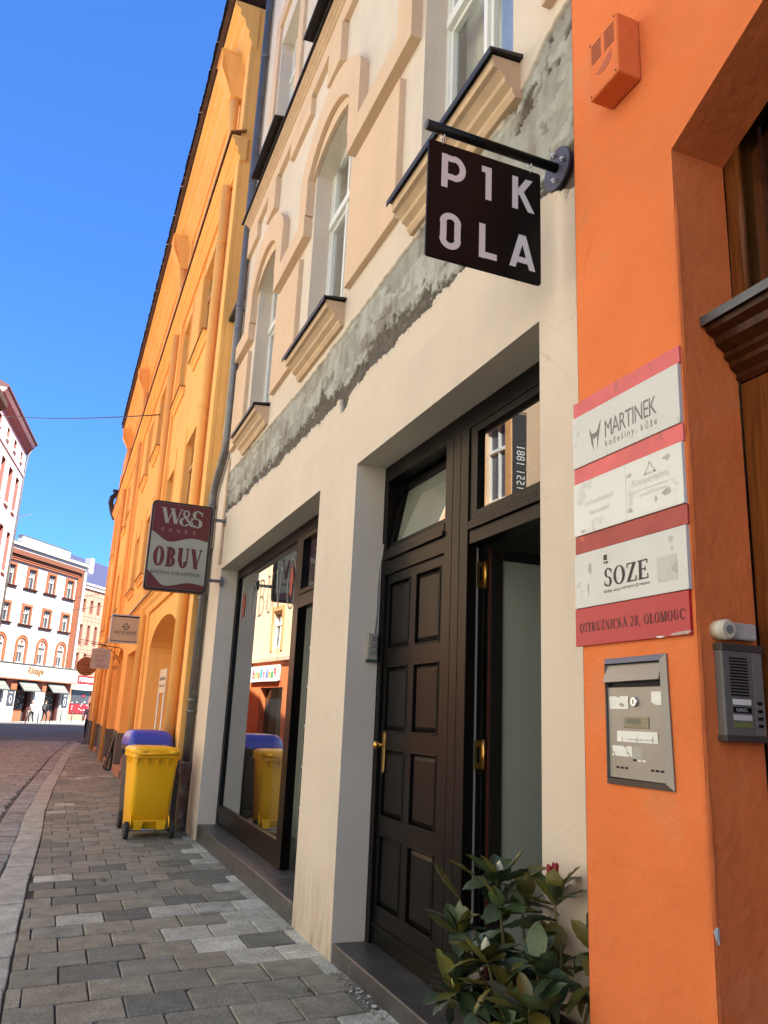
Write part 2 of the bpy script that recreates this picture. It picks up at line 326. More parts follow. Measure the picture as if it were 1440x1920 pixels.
# ---- lettering
def text_polys(t, size=1., off=0., shear=0., spacing=1., align='LEFT'):
    c = bpy.data.curves.new('t', 'FONT'); c.body = t; c.size = size; c.offset = off; c.shear = shear; c.align_x = align; c.space_character = spacing; c.resolution_u = 3
    o = bpy.data.objects.new('t', c); COL.objects.link(o)
    me = bpy.data.meshes.new_from_object(o.evaluated_get(bpy.context.evaluated_depsgraph_get()))
    vs = [(v.co.x, v.co.y) for v in me.vertices]; fs = [tuple(p.vertices) for p in me.polygons]
    bpy.data.objects.remove(o); bpy.data.curves.remove(c); bpy.data.meshes.remove(me)
    return vs, fs
def put_text(mb, t, G, fit=None, d=.0015, **k):
    """G(u,d,v): sign frame; fit = (u0,u1,v0,v1) box the ink is stretched to"""
    vs, fs = text_polys(t, **k)
    if not vs: return
    if fit:
        a0, a1 = min(v[0] for v in vs), max(v[0] for v in vs); b0, b1 = min(v[1] for v in vs), max(v[1] for v in vs)
        vs = [(fit[0]+(x-a0)/(a1-a0)*(fit[1]-fit[0]), fit[2]+(y-b0)/(b1-b0)*(fit[3]-fit[2])) for x, y in vs]
    mb.add([G(x, d, y) for x, y in vs], fs)
def stroke_l(x0, y0, x1, y1, w):
    dx, dy = x1-x0, y1-y0; l = math.hypot(dx, dy)
    if abs(dx) < 1e-6: return [[(x0-w/2, y0), (x0+w/2, y0), (x0+w/2, y1), (x0-w/2, y1)]]
    if abs(dy) > abs(dx)*.35:
        h = w/2*l/abs(dy); return [[(x0-h, y0), (x0+h, y0), (x1+h, y1), (x1-h, y1)]]
    nx, ny = -dy/l*w/2, dx/l*w/2
    return [[(x0+nx, y0+ny), (x1+nx, y1+ny), (x1-nx, y1-ny), (x0-nx, y0-ny)]]
def stroke_a(cx, cy, rx, ry, a0, a1, wv, wh, n=18):
    # ellipse arc, wv = stroke weight on its vertical flanks, wh = on top/bottom
    P = []
    for i in range(n):
        q = []
        for a in (a0+(a1-a0)*i/n, a0+(a1-a0)*(i+1)/n):
            c, s = math.cos(Rd(a)), math.sin(Rd(a)); q.append(((cx+rx*c, cy+ry*s), (cx+(rx-wv)*c, cy+(ry-wh)*s)))
        P.append([q[0][0], q[1][0], q[1][1], q[0][1]])
    return P
def serif(ch, T=.16, t=.055):
    L, A = stroke_l, stroke_a
    def sf(x, y, h=.11): return [[(x-h, y), (x+h, y), (x+h, y+t*.9), (x-h, y+t*.9)]]
    def st(x, top=True): return L(x, 0, x, 1, T)+sf(x, 0, T/2+.07)+(sf(x, 1-t*.9, T/2+.07) if top else [])
    acc = []
    base = {'Ž': 'Z', 'Á': 'A', 'Í': 'I', 'É': 'E', 'Ě': 'E', 'Š': 'S', 'Ř': 'R', 'Ť': 'T'}.get(ch, ch)
    W_ = dict(A=.78, B=.68, C=.72, E=.66, G=.78, H=.82, I=.36, K=.80, L=.64, M=.98, N=.84, O=.82, P=.64, R=.76, S=.58, T=.72, U=.82, V=.78, W=1.12, Y=.76, Z=.68)
    w = W_.get(base, .6); g = []
    if base == 'A': g = L(.10, 0, .40, 1, t)+L(.66, 0, .38, 1, T)+L(.22, .34, .52, .34, t)+sf(.10, 0)+sf(.66, 0, .13)
    elif base == 'B': g = st(.17)+A(.30, .745, .29, .255, -90, 90, T*.95, t)+A(.30, .27, .34, .27, -90, 90, T, t)+L(.17, .97, .3, .97, t)+L(.17, .515, .3, .515, t)+L(.17, .03, .3, .03, t)
    elif base in 'CG':
        g = A(.44, .5, .40, .52, 42, 318, T, t)+L(.72, .72, .72, .98, t*1.2)
        if base == 'G': g += L(.68, .02, .68, .42, T*.9)+sf(.68, .40, .14)
    elif base == 'E': g = st(.17)+L(.17, .97, .58, .97, t)+L(.17, .52, .46, .52, t)+L(.17, .03, .60, .03, t)+L(.585, .78, .585, 1, t*1.1)+L(.61, 0, .61, .26, t*1.1)+L(.46, .40, .46, .64, t)
    elif base == 'H': g = st(.17)+st(.65)+L(.17, .52, .65, .52, t)
    elif base == 'I': g = st(.18)
    elif base == 'K': g = st(.17)+L(.24, .42, .62, 1, t)+L(.70, 0, .36, .60, T)+sf(.62, .95)+sf(.70, 0)
    elif base == 'L': g = st(.17)+L(.17, .03, .58, .03, t)+L(.585, 0, .585, .28, t*1.1)
    elif base == 'M': g = L(.13, 0, .13, 1, t)+L(.47, 0, .17, 1, T)+L(.47, 0, .80, 1, t)+L(.83, 0, .83, 1, T)+sf(.13, 0)+sf(.83, 0, .14)+sf(.12, .95, .10)+sf(.84, .95, .13)
    elif base == 'N': g = L(.14, 0, .14, 1, t)+L(.68, 0, .17, 1, T)+L(.70, 0, .70, 1, t)+sf(.14, 0)+sf(.12, .95, .1)+sf(.70, .95)
    elif base == 'O': g = A(.41, .5, .38, .52, 0, 360, T, t, 30)
    elif base in 'PR':
        g = st(.17)+A(.30, .735, .30, .265, -90, 90, T*.95, t)+L(.17, .97, .3, .97, t)+L(.17, .497, .3, .497, t)
        if base == 'R': g += L(.66, 0, .38, .50, T)+sf(.68, 0, .1)
    elif base == 'S': g = A(.29, .75, .24, .27, 30, 270, T*.85, t, 14)+A(.29, .26, .25, .28, -150, 90, T*.9, t, 16)+L(.50, .72, .50, .95, t)+L(.07, .05, .07, .30, t)
    elif base == 'T': g = L(.36, 0, .36, 1, T)+sf(.36, 0, .16)+L(.05, .97, .67, .97, t)+L(.05, .76, .05, 1, t)+L(.67, .76, .67, 1, t)
    elif base == 'U': g = L(.17, .32, .17, 1, T)+L(.66, .32, .66, 1, t*1.2)+A(.40, .34, .31, .36, 180, 360, T, t)+sf(.17, .95, .16)+sf(.66, .95)
    elif base == 'V': g = L(.40, 0, .14, 1, T)+L(.40, 0, .66, 1, t)+sf(.13, .95, .14)+sf(.66, .95)
    elif base == 'W': g = L(.34, 0, .12, 1, T)+L(.34, 0, .58, .92, t)+L(.76, 0, .54, 1, T)+L(.76, 0, 1.0, 1, t)+sf(.12, .95, .14)+sf(.54, .95, .12)+sf(1.0, .95, .1)
    elif base == 'Y': g = L(.38, 0, .38, .5, T)+L(.38, .45, .13, 1, T)+L(.38, .45, .64, 1, t)+sf(.38, 0, .15)+sf(.13, .95, .13)+sf(.64, .95)
    elif base == 'Z': g = L(.08, .97, .6, .97, t)+L(.12, .0, .54, 1, T)+L(.08, .03, .62, .03, t)+L(.08, .76, .08, 1, t)+L(.62, 0, .62, .27, t)
    elif base == '2': g = A(.30, .74, .26, .26, -35, 160, T, t, 14)+L(.10, .05, .48, .60, t*1.6)+L(.05, .05, .58, .05, t*1.8); w = .62
    elif base == '8': g = A(.31, .76, .23, .24, 0, 360, T*.8, t, 22)+A(.31, .27, .27, .28, 0, 360, T*.9, t, 22); w = .64
    elif base == ',': g = L(.06, -.2, .14, .12, .11); w = .26
    elif base == '&': g = A(.40, .77, .19, .24, 0, 360, T*.62, t, 22)+A(.34, .26, .30, .28, 60, 330, T, t, 20)+L(.78, .0, .28, .70, T*.8)+L(.60, .12, .76, .50, t)+sf(.76, .48, .13); w = .88
    elif base == '-': g = L(.05, .4, .35, .4, .1); w = .4
    else: w = .34
    if ch in 'ŽŠŘĚŤ' and ch != base: g += L(w/2-.02, 1.07, w/2-.14, 1.24, .07)+L(w/2-.02, 1.07, w/2+.10, 1.24, .07)
    if ch in 'ÁÍÉ': g += L(w/2-.05, 1.07, w/2+.06, 1.26, .08)
    return g, w
def put_serif(mb, t, G, fit, T=.16, th=.055, gap=.06, d=.0015):
    polys = []; x = 0
    for ch in t:
        g, w = serif(ch, T, th)
        polys += [[(px+x, py) for px, py in p] for p in g]; x += w+gap
    x -= gap; k = 0
    u0, u1, v0, v1 = fit
    for p in polys:
        k += 1
        mb.add([G(u0+px/x*(u1-u0), d+.00003*(k % 37), v0+py*(v1-v0)) for px, py in p], [tuple(range(len(p)))])
def rrect(w, h, r, n=5, cx=0., cz=0.):
    P = []
    for sx, sz, a in ((1, 1, 0), (-1, 1, 90), (-1, -1, 180), (1, -1, 270)):
        for i in range(n+1):
            t = Rd(a+90*i/n); P.append((cx+sx*(w/2-r)+r*math.cos(t), cz+sz*(h/2-r)+r*math.sin(t)))
    return P

# ------------------------------------------------------------------ ground profile
def interp(T, y):
    if y <= T[0][0]: return T[0][1]
    for (a, b), (c, d) in zip(T, T[1:]):
        if y <= c: return b+(d-b)*(y-a)/(c-a)
    return T[-1][1]
GZ = [(-20, .2), (5, 0), (25, -.16), (45, -.16), (62, 0), (76, .12), (200, .12)]
gz = lambda y: interp(GZ, y)
KX = [(-20, -.15), (4.7, -.03), (7.6, .015), (10.2, .085), (13.4, .125), (16.9, .235), (22, .45), (28.8, .74), (36, 1.2), (44.8, 1.85), (60, 3.4)]
kx = lambda y: interp(KX, y)

# ------------------------------------------------------------------ setting: ground, road, kerb, pavement
mb = MB(); mb.quad((-400, -400, -1.2), (400, -400, -1.2), (400, 400, -1.2), (-400, 400, -1.2))
M['earth'] = mat('bare_ground', (.12, .10, .08), .95, .2, .5)
struct(mb.build('ground', 'earth', fix=False))
M['asphalt'] = mat('road_asphalt', (.105, .098, .094), .85, .14, .5, .3, 60, c2=(.08, .068, .07), c2amt=.0, c2scale=.3)
ys = [-20, -10, 0, 5, 10, 15, 20, 25, 30, 35, 40, 45, 50, 55, 62, 70, 76, 90, 120, 200]
mb = MB()
for a, b in zip(ys, ys[1:]):
    mb.quad((-60, a, gz(a)-.085), (60, a, gz(a)-.085), (60, b, gz(b)-.085), (-60, b, gz(b)-.085))
road = struct(mb.build('road', 'asphalt', fix=False))
mb = MB()                                               # asphalt top course beyond the setts
for a, b in zip(ys, ys[1:]):
    if a >= 40: mb.quad((-60, a, gz(a)-.055), (60, a, gz(a)-.055), (60, b, gz(b)-.055), (-60, b, gz(b)-.055))
mb.build('asphalt_course', 'asphalt', road, fix=False)
# setts
def sett_vs(cx, cy, w, l, ang, h, rnd):
    ca, sa = math.cos(ang), math.sin(ang); c = .012+rnd.random()*.006; zt = gz(cy)-.045+rnd.uniform(-.006, .006); zb = zt-h
    P = []
    for dz, ins in ((0, c), (-.010, 0), (-h, 0)):
        for sx, sy in ((-1, -1), (1, -1), (1, 1), (-1, 1)):
            x = sx*(w/2-ins)+rnd.uniform(-.005, .005); y = sy*(l/2-ins)+rnd.uniform(-.005, .005)
            P.append((cx+x*ca-y*sa, cy+x*sa+y*ca, zt+dz+(rnd.uniform(-.003, .003) if ins else 0)))
    return P
SF = [(0, 1, 2, 3)]+[(i, 4+i, 4+(i+1) % 4, (i+1) % 4) for i in range(4)]+[(4+i, 8+i, 8+(i+1) % 4, 4+(i+1) % 4) for i in range(4)]
rnd = random.Random(3); setts = []
y = 5.2
while y < 41:
    l = rnd.uniform(.115, .15)
    slope = .12+.012*y*.5
    ko = kx(y)-.25
    # gutter setts next to the kerb
    setts.append((ko-.02-.13, y, .25, l-.012, slope*.6, True))
    x = ko-.31
    lim = -.078*y-1.0
    x -= rnd.uniform(0, .06)
    while x > lim:
        w = rnd.uniform(.13, .21); yy = y+slope*(x-ko)+rnd.uniform(-.012, .012)
        setts.append((x-w/2, yy, w-.016, l-.014, slope+rnd.uniform(-.05, .05), False)); x -= w
    y += l
vis = sorted([s for s in setts if s[0] > -.077*s[1]-.05], key=lambda s: s[1])
near = set(id(s) for s in vis[:300])
big = MB()
for s in setts:
    P = sett_vs(s[0], s[1], s[2], s[3], s[4], .05, rnd); a = rnd.random()
    if id(s) in near:
        m1 = MB(); m1.add(P, SF, False, a); m1.build('sett', 'sett', road, attr=True, fix=False)
    else: big.add(P, SF, False, a)
struct(big.build('sett_paving', 'sett', road, attr=True, fix=False), 'stuff')

# pavement bed + slabs
mb = MB()
yy = [-6, 0, 4, 7, 10, 13, 17, 22, 25, 29, 33, 36, 40, 45]
for a, b in zip(yy, yy[1:]):
    mb.quad((kx(a)-.02, a, gz(a)-.016), (2.1, a, gz(a)-.016), (2.1, b, gz(b)-.016), (kx(b)-.02, b, gz(b)-.016))
pave = struct(mb.build('pavement', 'joint', fix=False))
rnd = random.Random(11); slabs = []
WALLX = 1.80
def rs(y0): return interp([(3, .07), (4.5, .10), (5.5, .14), (6.7, .22), (8.8, .29), (14, .30), (40, .26)], y0)
y0 = 2.2; row = 0
while y0 < 37:
    dep = .315 if y0 < 12 else .33
    y1 = y0+dep; s0, s1 = rs(y0), rs(y1)
    xa = kx(y0)+.004; off = (row % 2)*.163+rnd.uniform(-.02, .02)
    xs = []; x = -.6+off
    while x < 2.2: xs.append(x); x += .326
    for i in range(len(xs)-1):
        x0, x1 = max(xs[i], xa), min(xs[i+1], WALLX if y0 < 10.8 else 1.72)
        if x1-x0 < .05: continue
        g = .0045 if y0 < 14 else .004
        j = lambda: rnd.uniform(-.0025, .0025)
        c = [(x0+g+j(), y0+s0*x0+g+j()), (x1-g+j(), y0+s0*x1+g+j()), (x1-g+j(), y1+s1*x1-g+j()), (x0+g+j(), y1+s1*x0-g+j())]
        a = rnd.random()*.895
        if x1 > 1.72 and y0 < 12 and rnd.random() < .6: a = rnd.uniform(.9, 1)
        elif 5.0 < y0 < 6.7 and x0 > .75 and rnd.random() < .38: a = rnd.uniform(.9, 1)  # extra pale slabs stand in for a band of reflected sun
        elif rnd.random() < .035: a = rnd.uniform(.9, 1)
        slabs.append((c, a, y0))
    y0 = y1; row += 1
def slab_geo(c, rnd):
    b = .006; cx = sum(p[0] for p in c)/4; cy = sum(p[1] for p in c)/4; O = []
    tx, ty = rnd.uniform(-.012, .012), rnd.uniform(-.012, .012); d0 = rnd.uniform(-.002, .002)
    for k in range(4):                                   # corners slightly worn or chipped
        p, q, r_ = Vector(c[k]), Vector(c[k-1]), Vector(c[(k+1) % 4]); ch = rnd.choice((.004, .006, .009, .02 if rnd.random() < .35 else .007))
        O += [p+(q-p).normalized()*min(ch*rnd.uniform(.6, 1.4), .4*(q-p).length), p+(r_-p).normalized()*min(ch*rnd.uniform(.6, 1.4), .4*(r_-p).length)]
        O.append((p+r_)/2+Vector((rnd.uniform(-.0018, .0018), rnd.uniform(-.0018, .0018))))
    n = len(O); zt = lambda p: gz(p[1])+d0+tx*(p[0]-cx)+ty*(p[1]-cy)
    V = [(p[0]+(cx-p[0])*b/.16, p[1]+(cy-p[1])*b/.16, zt(p)) for p in O]+[(p[0], p[1], zt(p)-.005) for p in O]+[(p[0], p[1], gz(p[1])-.05) for p in O]
    return V, [tuple(range(n))]+[(i, n+i, n+(i+1) % n, (i+1) % n) for i in range(n)]+[(n+i, 2*n+i, 2*n+(i+1) % n, n+(i+1) % n) for i in range(n)]
vis = [s for s in slabs if s[2] > 3.6]; near = set(id(s) for s in vis[:300])
big = MB()
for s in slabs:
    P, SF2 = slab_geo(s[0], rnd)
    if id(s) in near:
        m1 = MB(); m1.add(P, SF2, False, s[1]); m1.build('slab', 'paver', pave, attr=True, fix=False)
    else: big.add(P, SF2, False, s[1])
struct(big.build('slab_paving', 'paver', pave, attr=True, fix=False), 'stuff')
# moss tufts in the joints
mo = MB()
for k in range(900):
    s = rnd.choice(slabs)
    if s[2] > 12: continue
    p = s[0][rnd.randrange(4)]; q = s[0][rnd.randrange(4)]; t = rnd.random()
    if rnd.random() < .6: p = (kx(s[2])+.002, s[2]+rnd.uniform(0, .3)); q = p
    x, y = p[0]+(q[0]-p[0])*t, p[1]+(q[1]-p[1])*t
    if noise.noise((x*1.7, y*1.3, 4)) < .05: continue
    h = rnd.uniform(.004, .016); a = rnd.uniform(0, 6.28); w = rnd.uniform(.003, .008)
    z = gz(y)-.008
    mo.add([(x-w*math.cos(a), y-w*math.sin(a), z), (x+w*math.cos(a), y+w*math.sin(a), z), (x+rnd.uniform(-.006, .006), y+rnd.uniform(-.006, .006), z+h)], [(0, 1, 2)])
for cx, cy in ((1.765, 5.93), (1.50, 4.62), (.62, 7.9), (.02, 8.2)):
    for k in range(26):
        a = rnd.uniform(0, 6.28); x, y = cx+rnd.gauss(0, .018), cy+rnd.gauss(0, .018); z = gz(y)-.006; w = .003; h = rnd.uniform(.012, .035)
        mo.add([(x-w*math.cos(a), y-w*math.sin(a), z), (x+w*math.cos(a), y+w*math.sin(a), z), (x+rnd.uniform(-.02, .02), y+rnd.uniform(-.02, .02), z+h)], [(0, 1, 2)])
tag(struct(mo.build('joint_weeds', 'moss', fix=False), 'stuff'), 'tiny green moss and weeds in the paving joints', 'weeds')
# rubble at the foot of the door step
rb = MB()
for k in range(70):
    x, y = 1.70+rnd.uniform(0, .07), rnd.uniform(4.05, 4.95)
    s = rnd.uniform(.004, .014); z = gz(y)
    rb.add([(x+rnd.uniform(-s, s)*1.3, y+rnd.uniform(-s, s)*1.3, z+rnd.uniform(0, s*1.6)) for _ in range(6)], [(0, 1, 2), (0, 2, 3), (3, 4, 5), (1, 4, 5), (2, 5, 0), (0, 1, 4)])
tag(struct(rb.build('crumbled_mortar', mat('mortar_crumbs', (.35, .33, .30), .95, .3, 60), fix=False), 'stuff'), 'crumbled mortar lying along the foot of the door step', 'rubble')

# kerb stones
kb = MB(); kb.quad((kx(2)-.26, 2, gz(2)-.06), (kx(2), 2, gz(2)-.06), (kx(4)-.0, 4, gz(4)-.06), (kx(4)-.26, 4, gz(4)-.06))
kerb = struct(kb.build('kerb', 'joint', fix=False))
y = 2.4; lens = [1.0, .95, .65, .60, .58, .88, 1.62, .95, 2.4, 1.6, 1.3, 1.5, 1.2, 1.6, 1.4, 1.7, 1.5, 1.5, 1.6, 1.6, 1.6, 1.7, 1.6, 1.6, 1.6, 1.8]
for k, l in enumerate(lens):
    a, b = y+.011, y+l-.011; P = []
    w = rnd.uniform(.235, .262)
    for q in (a, (a+b)/2, b):
        x1 = kx(q)-.006+rnd.uniform(-.006, .004); x0 = x1-w+rnd.uniform(-.006, .006); z = gz(q)+.004+rnd.uniform(-.002, .004)
        P += [(x0, q+(-.02 if q == b else .0), z-.004), (x1, q+.03, z), (x1, q+.03, z-.15), (x0, q-.02, z-.15)]
    F_ = [(0, 1, 2, 3), (8, 11, 10, 9)]
    for s_ in (0, 4):
        F_ += [(s_+i, s_+4+i, s_+4+(i+1) % 4, s_+(i+1) % 4) for i in range(4)]
    m1 = MB(); m1.add(P, F_, False, rnd.random()); m1.build('kerb_stone', 'kerbst', kerb, bevel=.012, seg=3, attr=True); y += l
# far pavement in front of the corner building, with its kerb
M['fpave'] = mat('far_paving', (.28, .265, .25), .85, .08, 1.2, .2, 20)
fp = MB(); dirv = Vector((math.sin(Rd(35)), math.cos(Rd(35)), 0)); nrm = Vector((dirv.y, -dirv.x, 0)); c0 = Vector((1.23, 74, 0))
def fpt(u, d, z): p = c0+dirv*u+nrm*d; return (p.x, p.y, z)
fz = lambda u: .05+.018*u
fp.add([fpt(-24, 0, -.3), fpt(14, 0, .36), fpt(14, 3.1, .33), fpt(-24, 3.1, -.33), fpt(-24, 3.1, -.6), fpt(14, 3.1, -.1)], [(0, 1, 2, 3), (3, 2, 5, 4)])
struct(fp.build('far_pavement', 'fpave', fix=False))
fp = MB(); fp.box(-24, 14, 3.1, 3.36, -.6, 0, lambda u, d, z: fpt(u, d, z+.02+.0175*u))
struct(fp.build('far_kerb', 'kerb', fix=True))
# pavement on the other side of the near street
op = MB(); op.box(-6.6, -4.9, -20, 16, -.2, .0)
struct(op.build('opposite_pavement', mat('opposite_paving', (.22, .20, .175), .85, .1, 2, .3, 30)))

# ------------------------------------------------------------------ beige building
XB = 1.78; F = FX(XB)
BG = thing('beige_town_house', 'beige plastered town house with crumbling band of plaster above its shop front', 'building', (1.9, 6.4, 0))
WIN = [(3.0, 4.175), (5.70, 6.81), (8.22, 9.30)]
rv = MB(); mb = MB()
wall(mb, F, 2.0, 11.14, -.15, 3.62, [(2.765, 5.12, -.15, 3.19), (5.985, 10.2, -.15, 3.215)], rv, .22)
mb.build('lower_wall', 'beige', BG, fix=False)
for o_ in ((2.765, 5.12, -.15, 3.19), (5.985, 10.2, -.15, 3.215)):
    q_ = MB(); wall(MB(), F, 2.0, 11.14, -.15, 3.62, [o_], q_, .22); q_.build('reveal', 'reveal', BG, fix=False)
mb = MB(); rv = MB()
ops = [(a, b, 4.72, 6.86, .13, 'seg') for a, b in WIN]+[(a, b, 8.40, 10.62) for a, b in WIN]
wall(mb, F, 2.0, 10.35, 4.72, 13.6, ops, rv, .20)
for o_ in ops:
    q_ = MB(); wall(MB(), F, 2.0, 10.35, 4.72, 12.6, [o_], q_, .20); q_.build('window_reveal', 'cream', BG, fix=False)
mb.box(1.79, 2.3, 10.33, 10.348, 3.6, 13.6)
mb.build('upper_wall', 'cream', BG, fix=False)
# side pier beyond the down pipe
mb = MB(); mb.box(1.785, 2.4, 10.36, 11.14, 3.62, 7.15); mb.build('side_pier', 'cream', BG)
mb = MB(); mb.box(1.70, 2.4, 10.36, 11.16, 7.15, 7.20); mb.build('pier_cap', 'tin', BG)
# shell (roof, back, ends) that keeps the sun out
mb = MB(); mb.box(2.02, 12, 2.0, 11.1, 13.6, 13.8); mb.box(11.8, 12, 2.0, 11.1, -.2, 13.6); mb.box(2.3, 11.8, 10.6, 11.1, -.2, 13.6); mb.box(2.3, 11.8, 2.0, 2.2, -.2, 13.6)
mb.box(2.3, 12, 2.2, 10.6, 3.95, 4.15); mb.box(2.3, 12, 2.2, 10.6, 8.0, 8.15)
mb.parts('shell', 'cream', BG)
mb = MB(); strip_prism(mb, F, [(-.2, 13.6), (.15, 13.6), (.4, 13.85), (.42, 13.95), (-4, 16.2), (-10, 13.9)], 2.0, 11.1); mb.build('roof', 'tile', BG)

# crumbled plaster band: a real relief
def plaster_band():
    y0, y1, z0, z1 = 2.0, 10.35, 3.62, 4.72; ny, nz_ = 1000, 132
    top = [(2.0, 4.72), (2.49, 4.70), (2.62, 4.68), (2.8, 4.62), (3.05, 4.47), (3.4, 4.50), (4.76, 4.46), (6.0, 4.43), (6.9, 4.42), (8.5, 4.47), (10.27, 4.52)]
    bot = [(2.0, 3.72), (2.55, 3.70), (2.68, 3.78), (2.9, 3.90), (3.4, 3.90), (3.6, 3.86), (4.2, 3.84), (5.3, 3.83), (5.55, 3.72), (5.62, 3.84), (6.8, 3.85), (8.4, 3.90), (10.0, 3.95), (10.28, 3.97)]
    vs, a1, a2, a3 = [], [], [], []
    for j in range(nz_+1):
        z = z0+(z1-z0)*j/nz_
        for i in range(ny+1):
            y = y0+(y1-y0)*i/ny
            p = Vector((y*1.0, z*1.0, 0))
            n1 = noise.fractal(p*4.5, .9, 2.1, 5); n2 = noise.fractal(p*17, .8, 2.0, 4); n3 = noise.fractal(p*2.0+Vector((7, 3, 1)), 1., 2., 4)
            zt = interp(top, y)+.025*n1+.012*n2; zb = interp(bot, y)+.04*n1+.03*n2
            inside = min(z-zb, zt-z, (10.25+.03*n1-y)*1.5)
            k = max(0., min(1., inside/.007+.5))
            dk = interp([(2.0, .25), (2.9, .25), (3.2, .02), (3.8, .05), (4.1, .20), (5.2, .20), (7.0, .17), (8.2, .13), (9.5, .10), (10.3, .12)], y)
            lowband = 1. if (z-zb) < dk*(1.0+.55*n3)+.05*n2 else 0.
            if y < 3.05: lowband = 1. if (n3+.35*n1+.15*n2 > .34-.5*(z < 3.95)) else 0.
            if n3 > .8 and n1 > .15: lowband = 1.
            n4 = noise.fractal(Vector((y*1.3+z*1.1, z*4.2-y*.5, 5)), .75, 2.2, 7); lay = max(0., min(1., (n4-.08)/.03)) if not lowband else 0.
            crk = max(0., 1-abs(noise.noise(p*2.6+Vector((n2*.12, n1*.1, 3))))/.035) if y > 2.4 else 0.
            dep = k*(.013+.003*abs(n1)+.002*n2-.002*lay+.008*crk*(1-lowband)+lowband*(.013+.005*n2+.003*n1))
            lip = .006*max(0., 1-abs(inside+.012)/.02) if inside < 0 else 0
            vs.append((XB+dep-lip, y, z)); a1.append(k); a2.append(k*max(lowband*.85, .55*crk*(n3 > .05))); a3.append(lay)
    fs = [(j*(ny+1)+i, j*(ny+1)+i+1, (j+1)*(ny+1)+i+1, (j+1)*(ny+1)+i) for j in range(nz_) for i in range(ny)]
    me = bpy.data.meshes.new('plaster_band'); me.from_pydata(vs, [], fs)
    me.polygons.foreach_set('use_smooth', [True]*len(fs))
    for n, d in (('dmg', a1), ('drk', a2), ('lay', a3)):
        t = me.attributes.new(n, 'FLOAT', 'POINT'); t.data.foreach_set('value', d)
    m = bpy.data.materials.new('crumbled_plaster'); m.use_nodes = True; N = m.node_tree.nodes; L = m.node_tree.links; p = N['Principled BSDF']; p.inputs['Roughness'].default_value = .92
    p.inputs['Specular IOR Level'].default_value = .2
    tc = N.new('ShaderNodeTexCoord')
    def nzn(s, d=6, st=(1, 1, 1)):
        mp = N.new('ShaderNodeMapping'); mp.inputs['Scale'].default_value = st; L.new(tc.outputs['Object'], mp.inputs[0])
        n = N.new('ShaderNodeTexNoise'); n.inputs['Scale'].default_value = s; n.inputs['Detail'].default_value = d; n.inputs['Roughness'].default_value = .65; L.new(mp.outputs[0], n.inputs['Vector']); return n.outputs['Fac']
    def rampn(fac, st):
        r = N.new('ShaderNodeValToRGB'); e = r.color_ramp.elements
        e[0].position, e[0].color = st[0][0], (*st[0][1], 1); e[1].position, e[1].color = st[1][0], (*st[1][1], 1)
        for q, c in st[2:]: e.new(q).color = (*c, 1)
        L.new(fac, r.inputs[0]); return r.outputs[0]
    def mixn(f, a, b):
        x = N.new('ShaderNodeMix'); x.data_type = 'RGBA'; L.new(f, x.inputs[0]); L.new(a, x.inputs[6]); L.new(b, x.inputs[7]); return x.outputs[2]
    def att(n):
        a = N.new('ShaderNodeAttribute'); a.attribute_name = n; return a.outputs['Fac']
    paint = rampn(nzn(1.3), [(.3, (.575, .49, .395)), (.7, (.635, .54, .44))])
    grey = rampn(nzn(5, 9, (1, 1, .55)), [(.30, (.15, .125, .10)), (.42, (.235, .22, .19)), (.55, (.30, .30, .27)), (.72, (.38, .38, .345))])
    dark = rampn(nzn(14, 8), [(.3, (.03, .023, .017)), (.5, (.075, .058, .045)), (.7, (.14, .115, .093))])
    pale = rampn(nzn(9, 8, (1, 1, .5)), [(.3, (.25, .235, .20)), (.6, (.40, .405, .365))])
    L.new(mixn(att('dmg'), paint, mixn(att('drk'), mixn(att('lay'), grey, pale), dark)), p.inputs['Base Color'])
    b = N.new('ShaderNodeBump'); b.inputs['Strength'].default_value = .6; b.inputs['Distance'].default_value = .006
    mu = N.new('ShaderNodeMath'); mu.operation = 'MULTIPLY_ADD'; mu.inputs[2].default_value = 0
    ad = N.new('ShaderNodeMath'); ad.operation = 'ADD'; ad.inputs[1].default_value = .12; L.new(att('dmg'), ad.inputs[0])
    L.new(nzn(48, 10), mu.inputs[0]); L.new(ad.outputs[0], mu.inputs[1]); L.new(mu.outputs[0], b.inputs['Height']); L.new(b.outputs[0], p.inputs['Normal'])
    me.materials.append(m)
    o = bpy.data.objects.new('plaster_band', me); COL.objects.link(o); o.parent = BG; o.matrix_parent_inverse = Matrix.Translation(-BG.location)
    o['label'] = 'band of grey crumbled bare plaster above the shop front'
plaster_band()
# strip of loose plaster on the corner behind the pipe
mb = MB(); mb.box(1.76, 1.80, 10.24, 10.36, 3.3, 4.72); mb.build('loose_plaster', mat('loose_plaster', (.46, .36, .25), .95, .35, 8, .9, 18), BG)

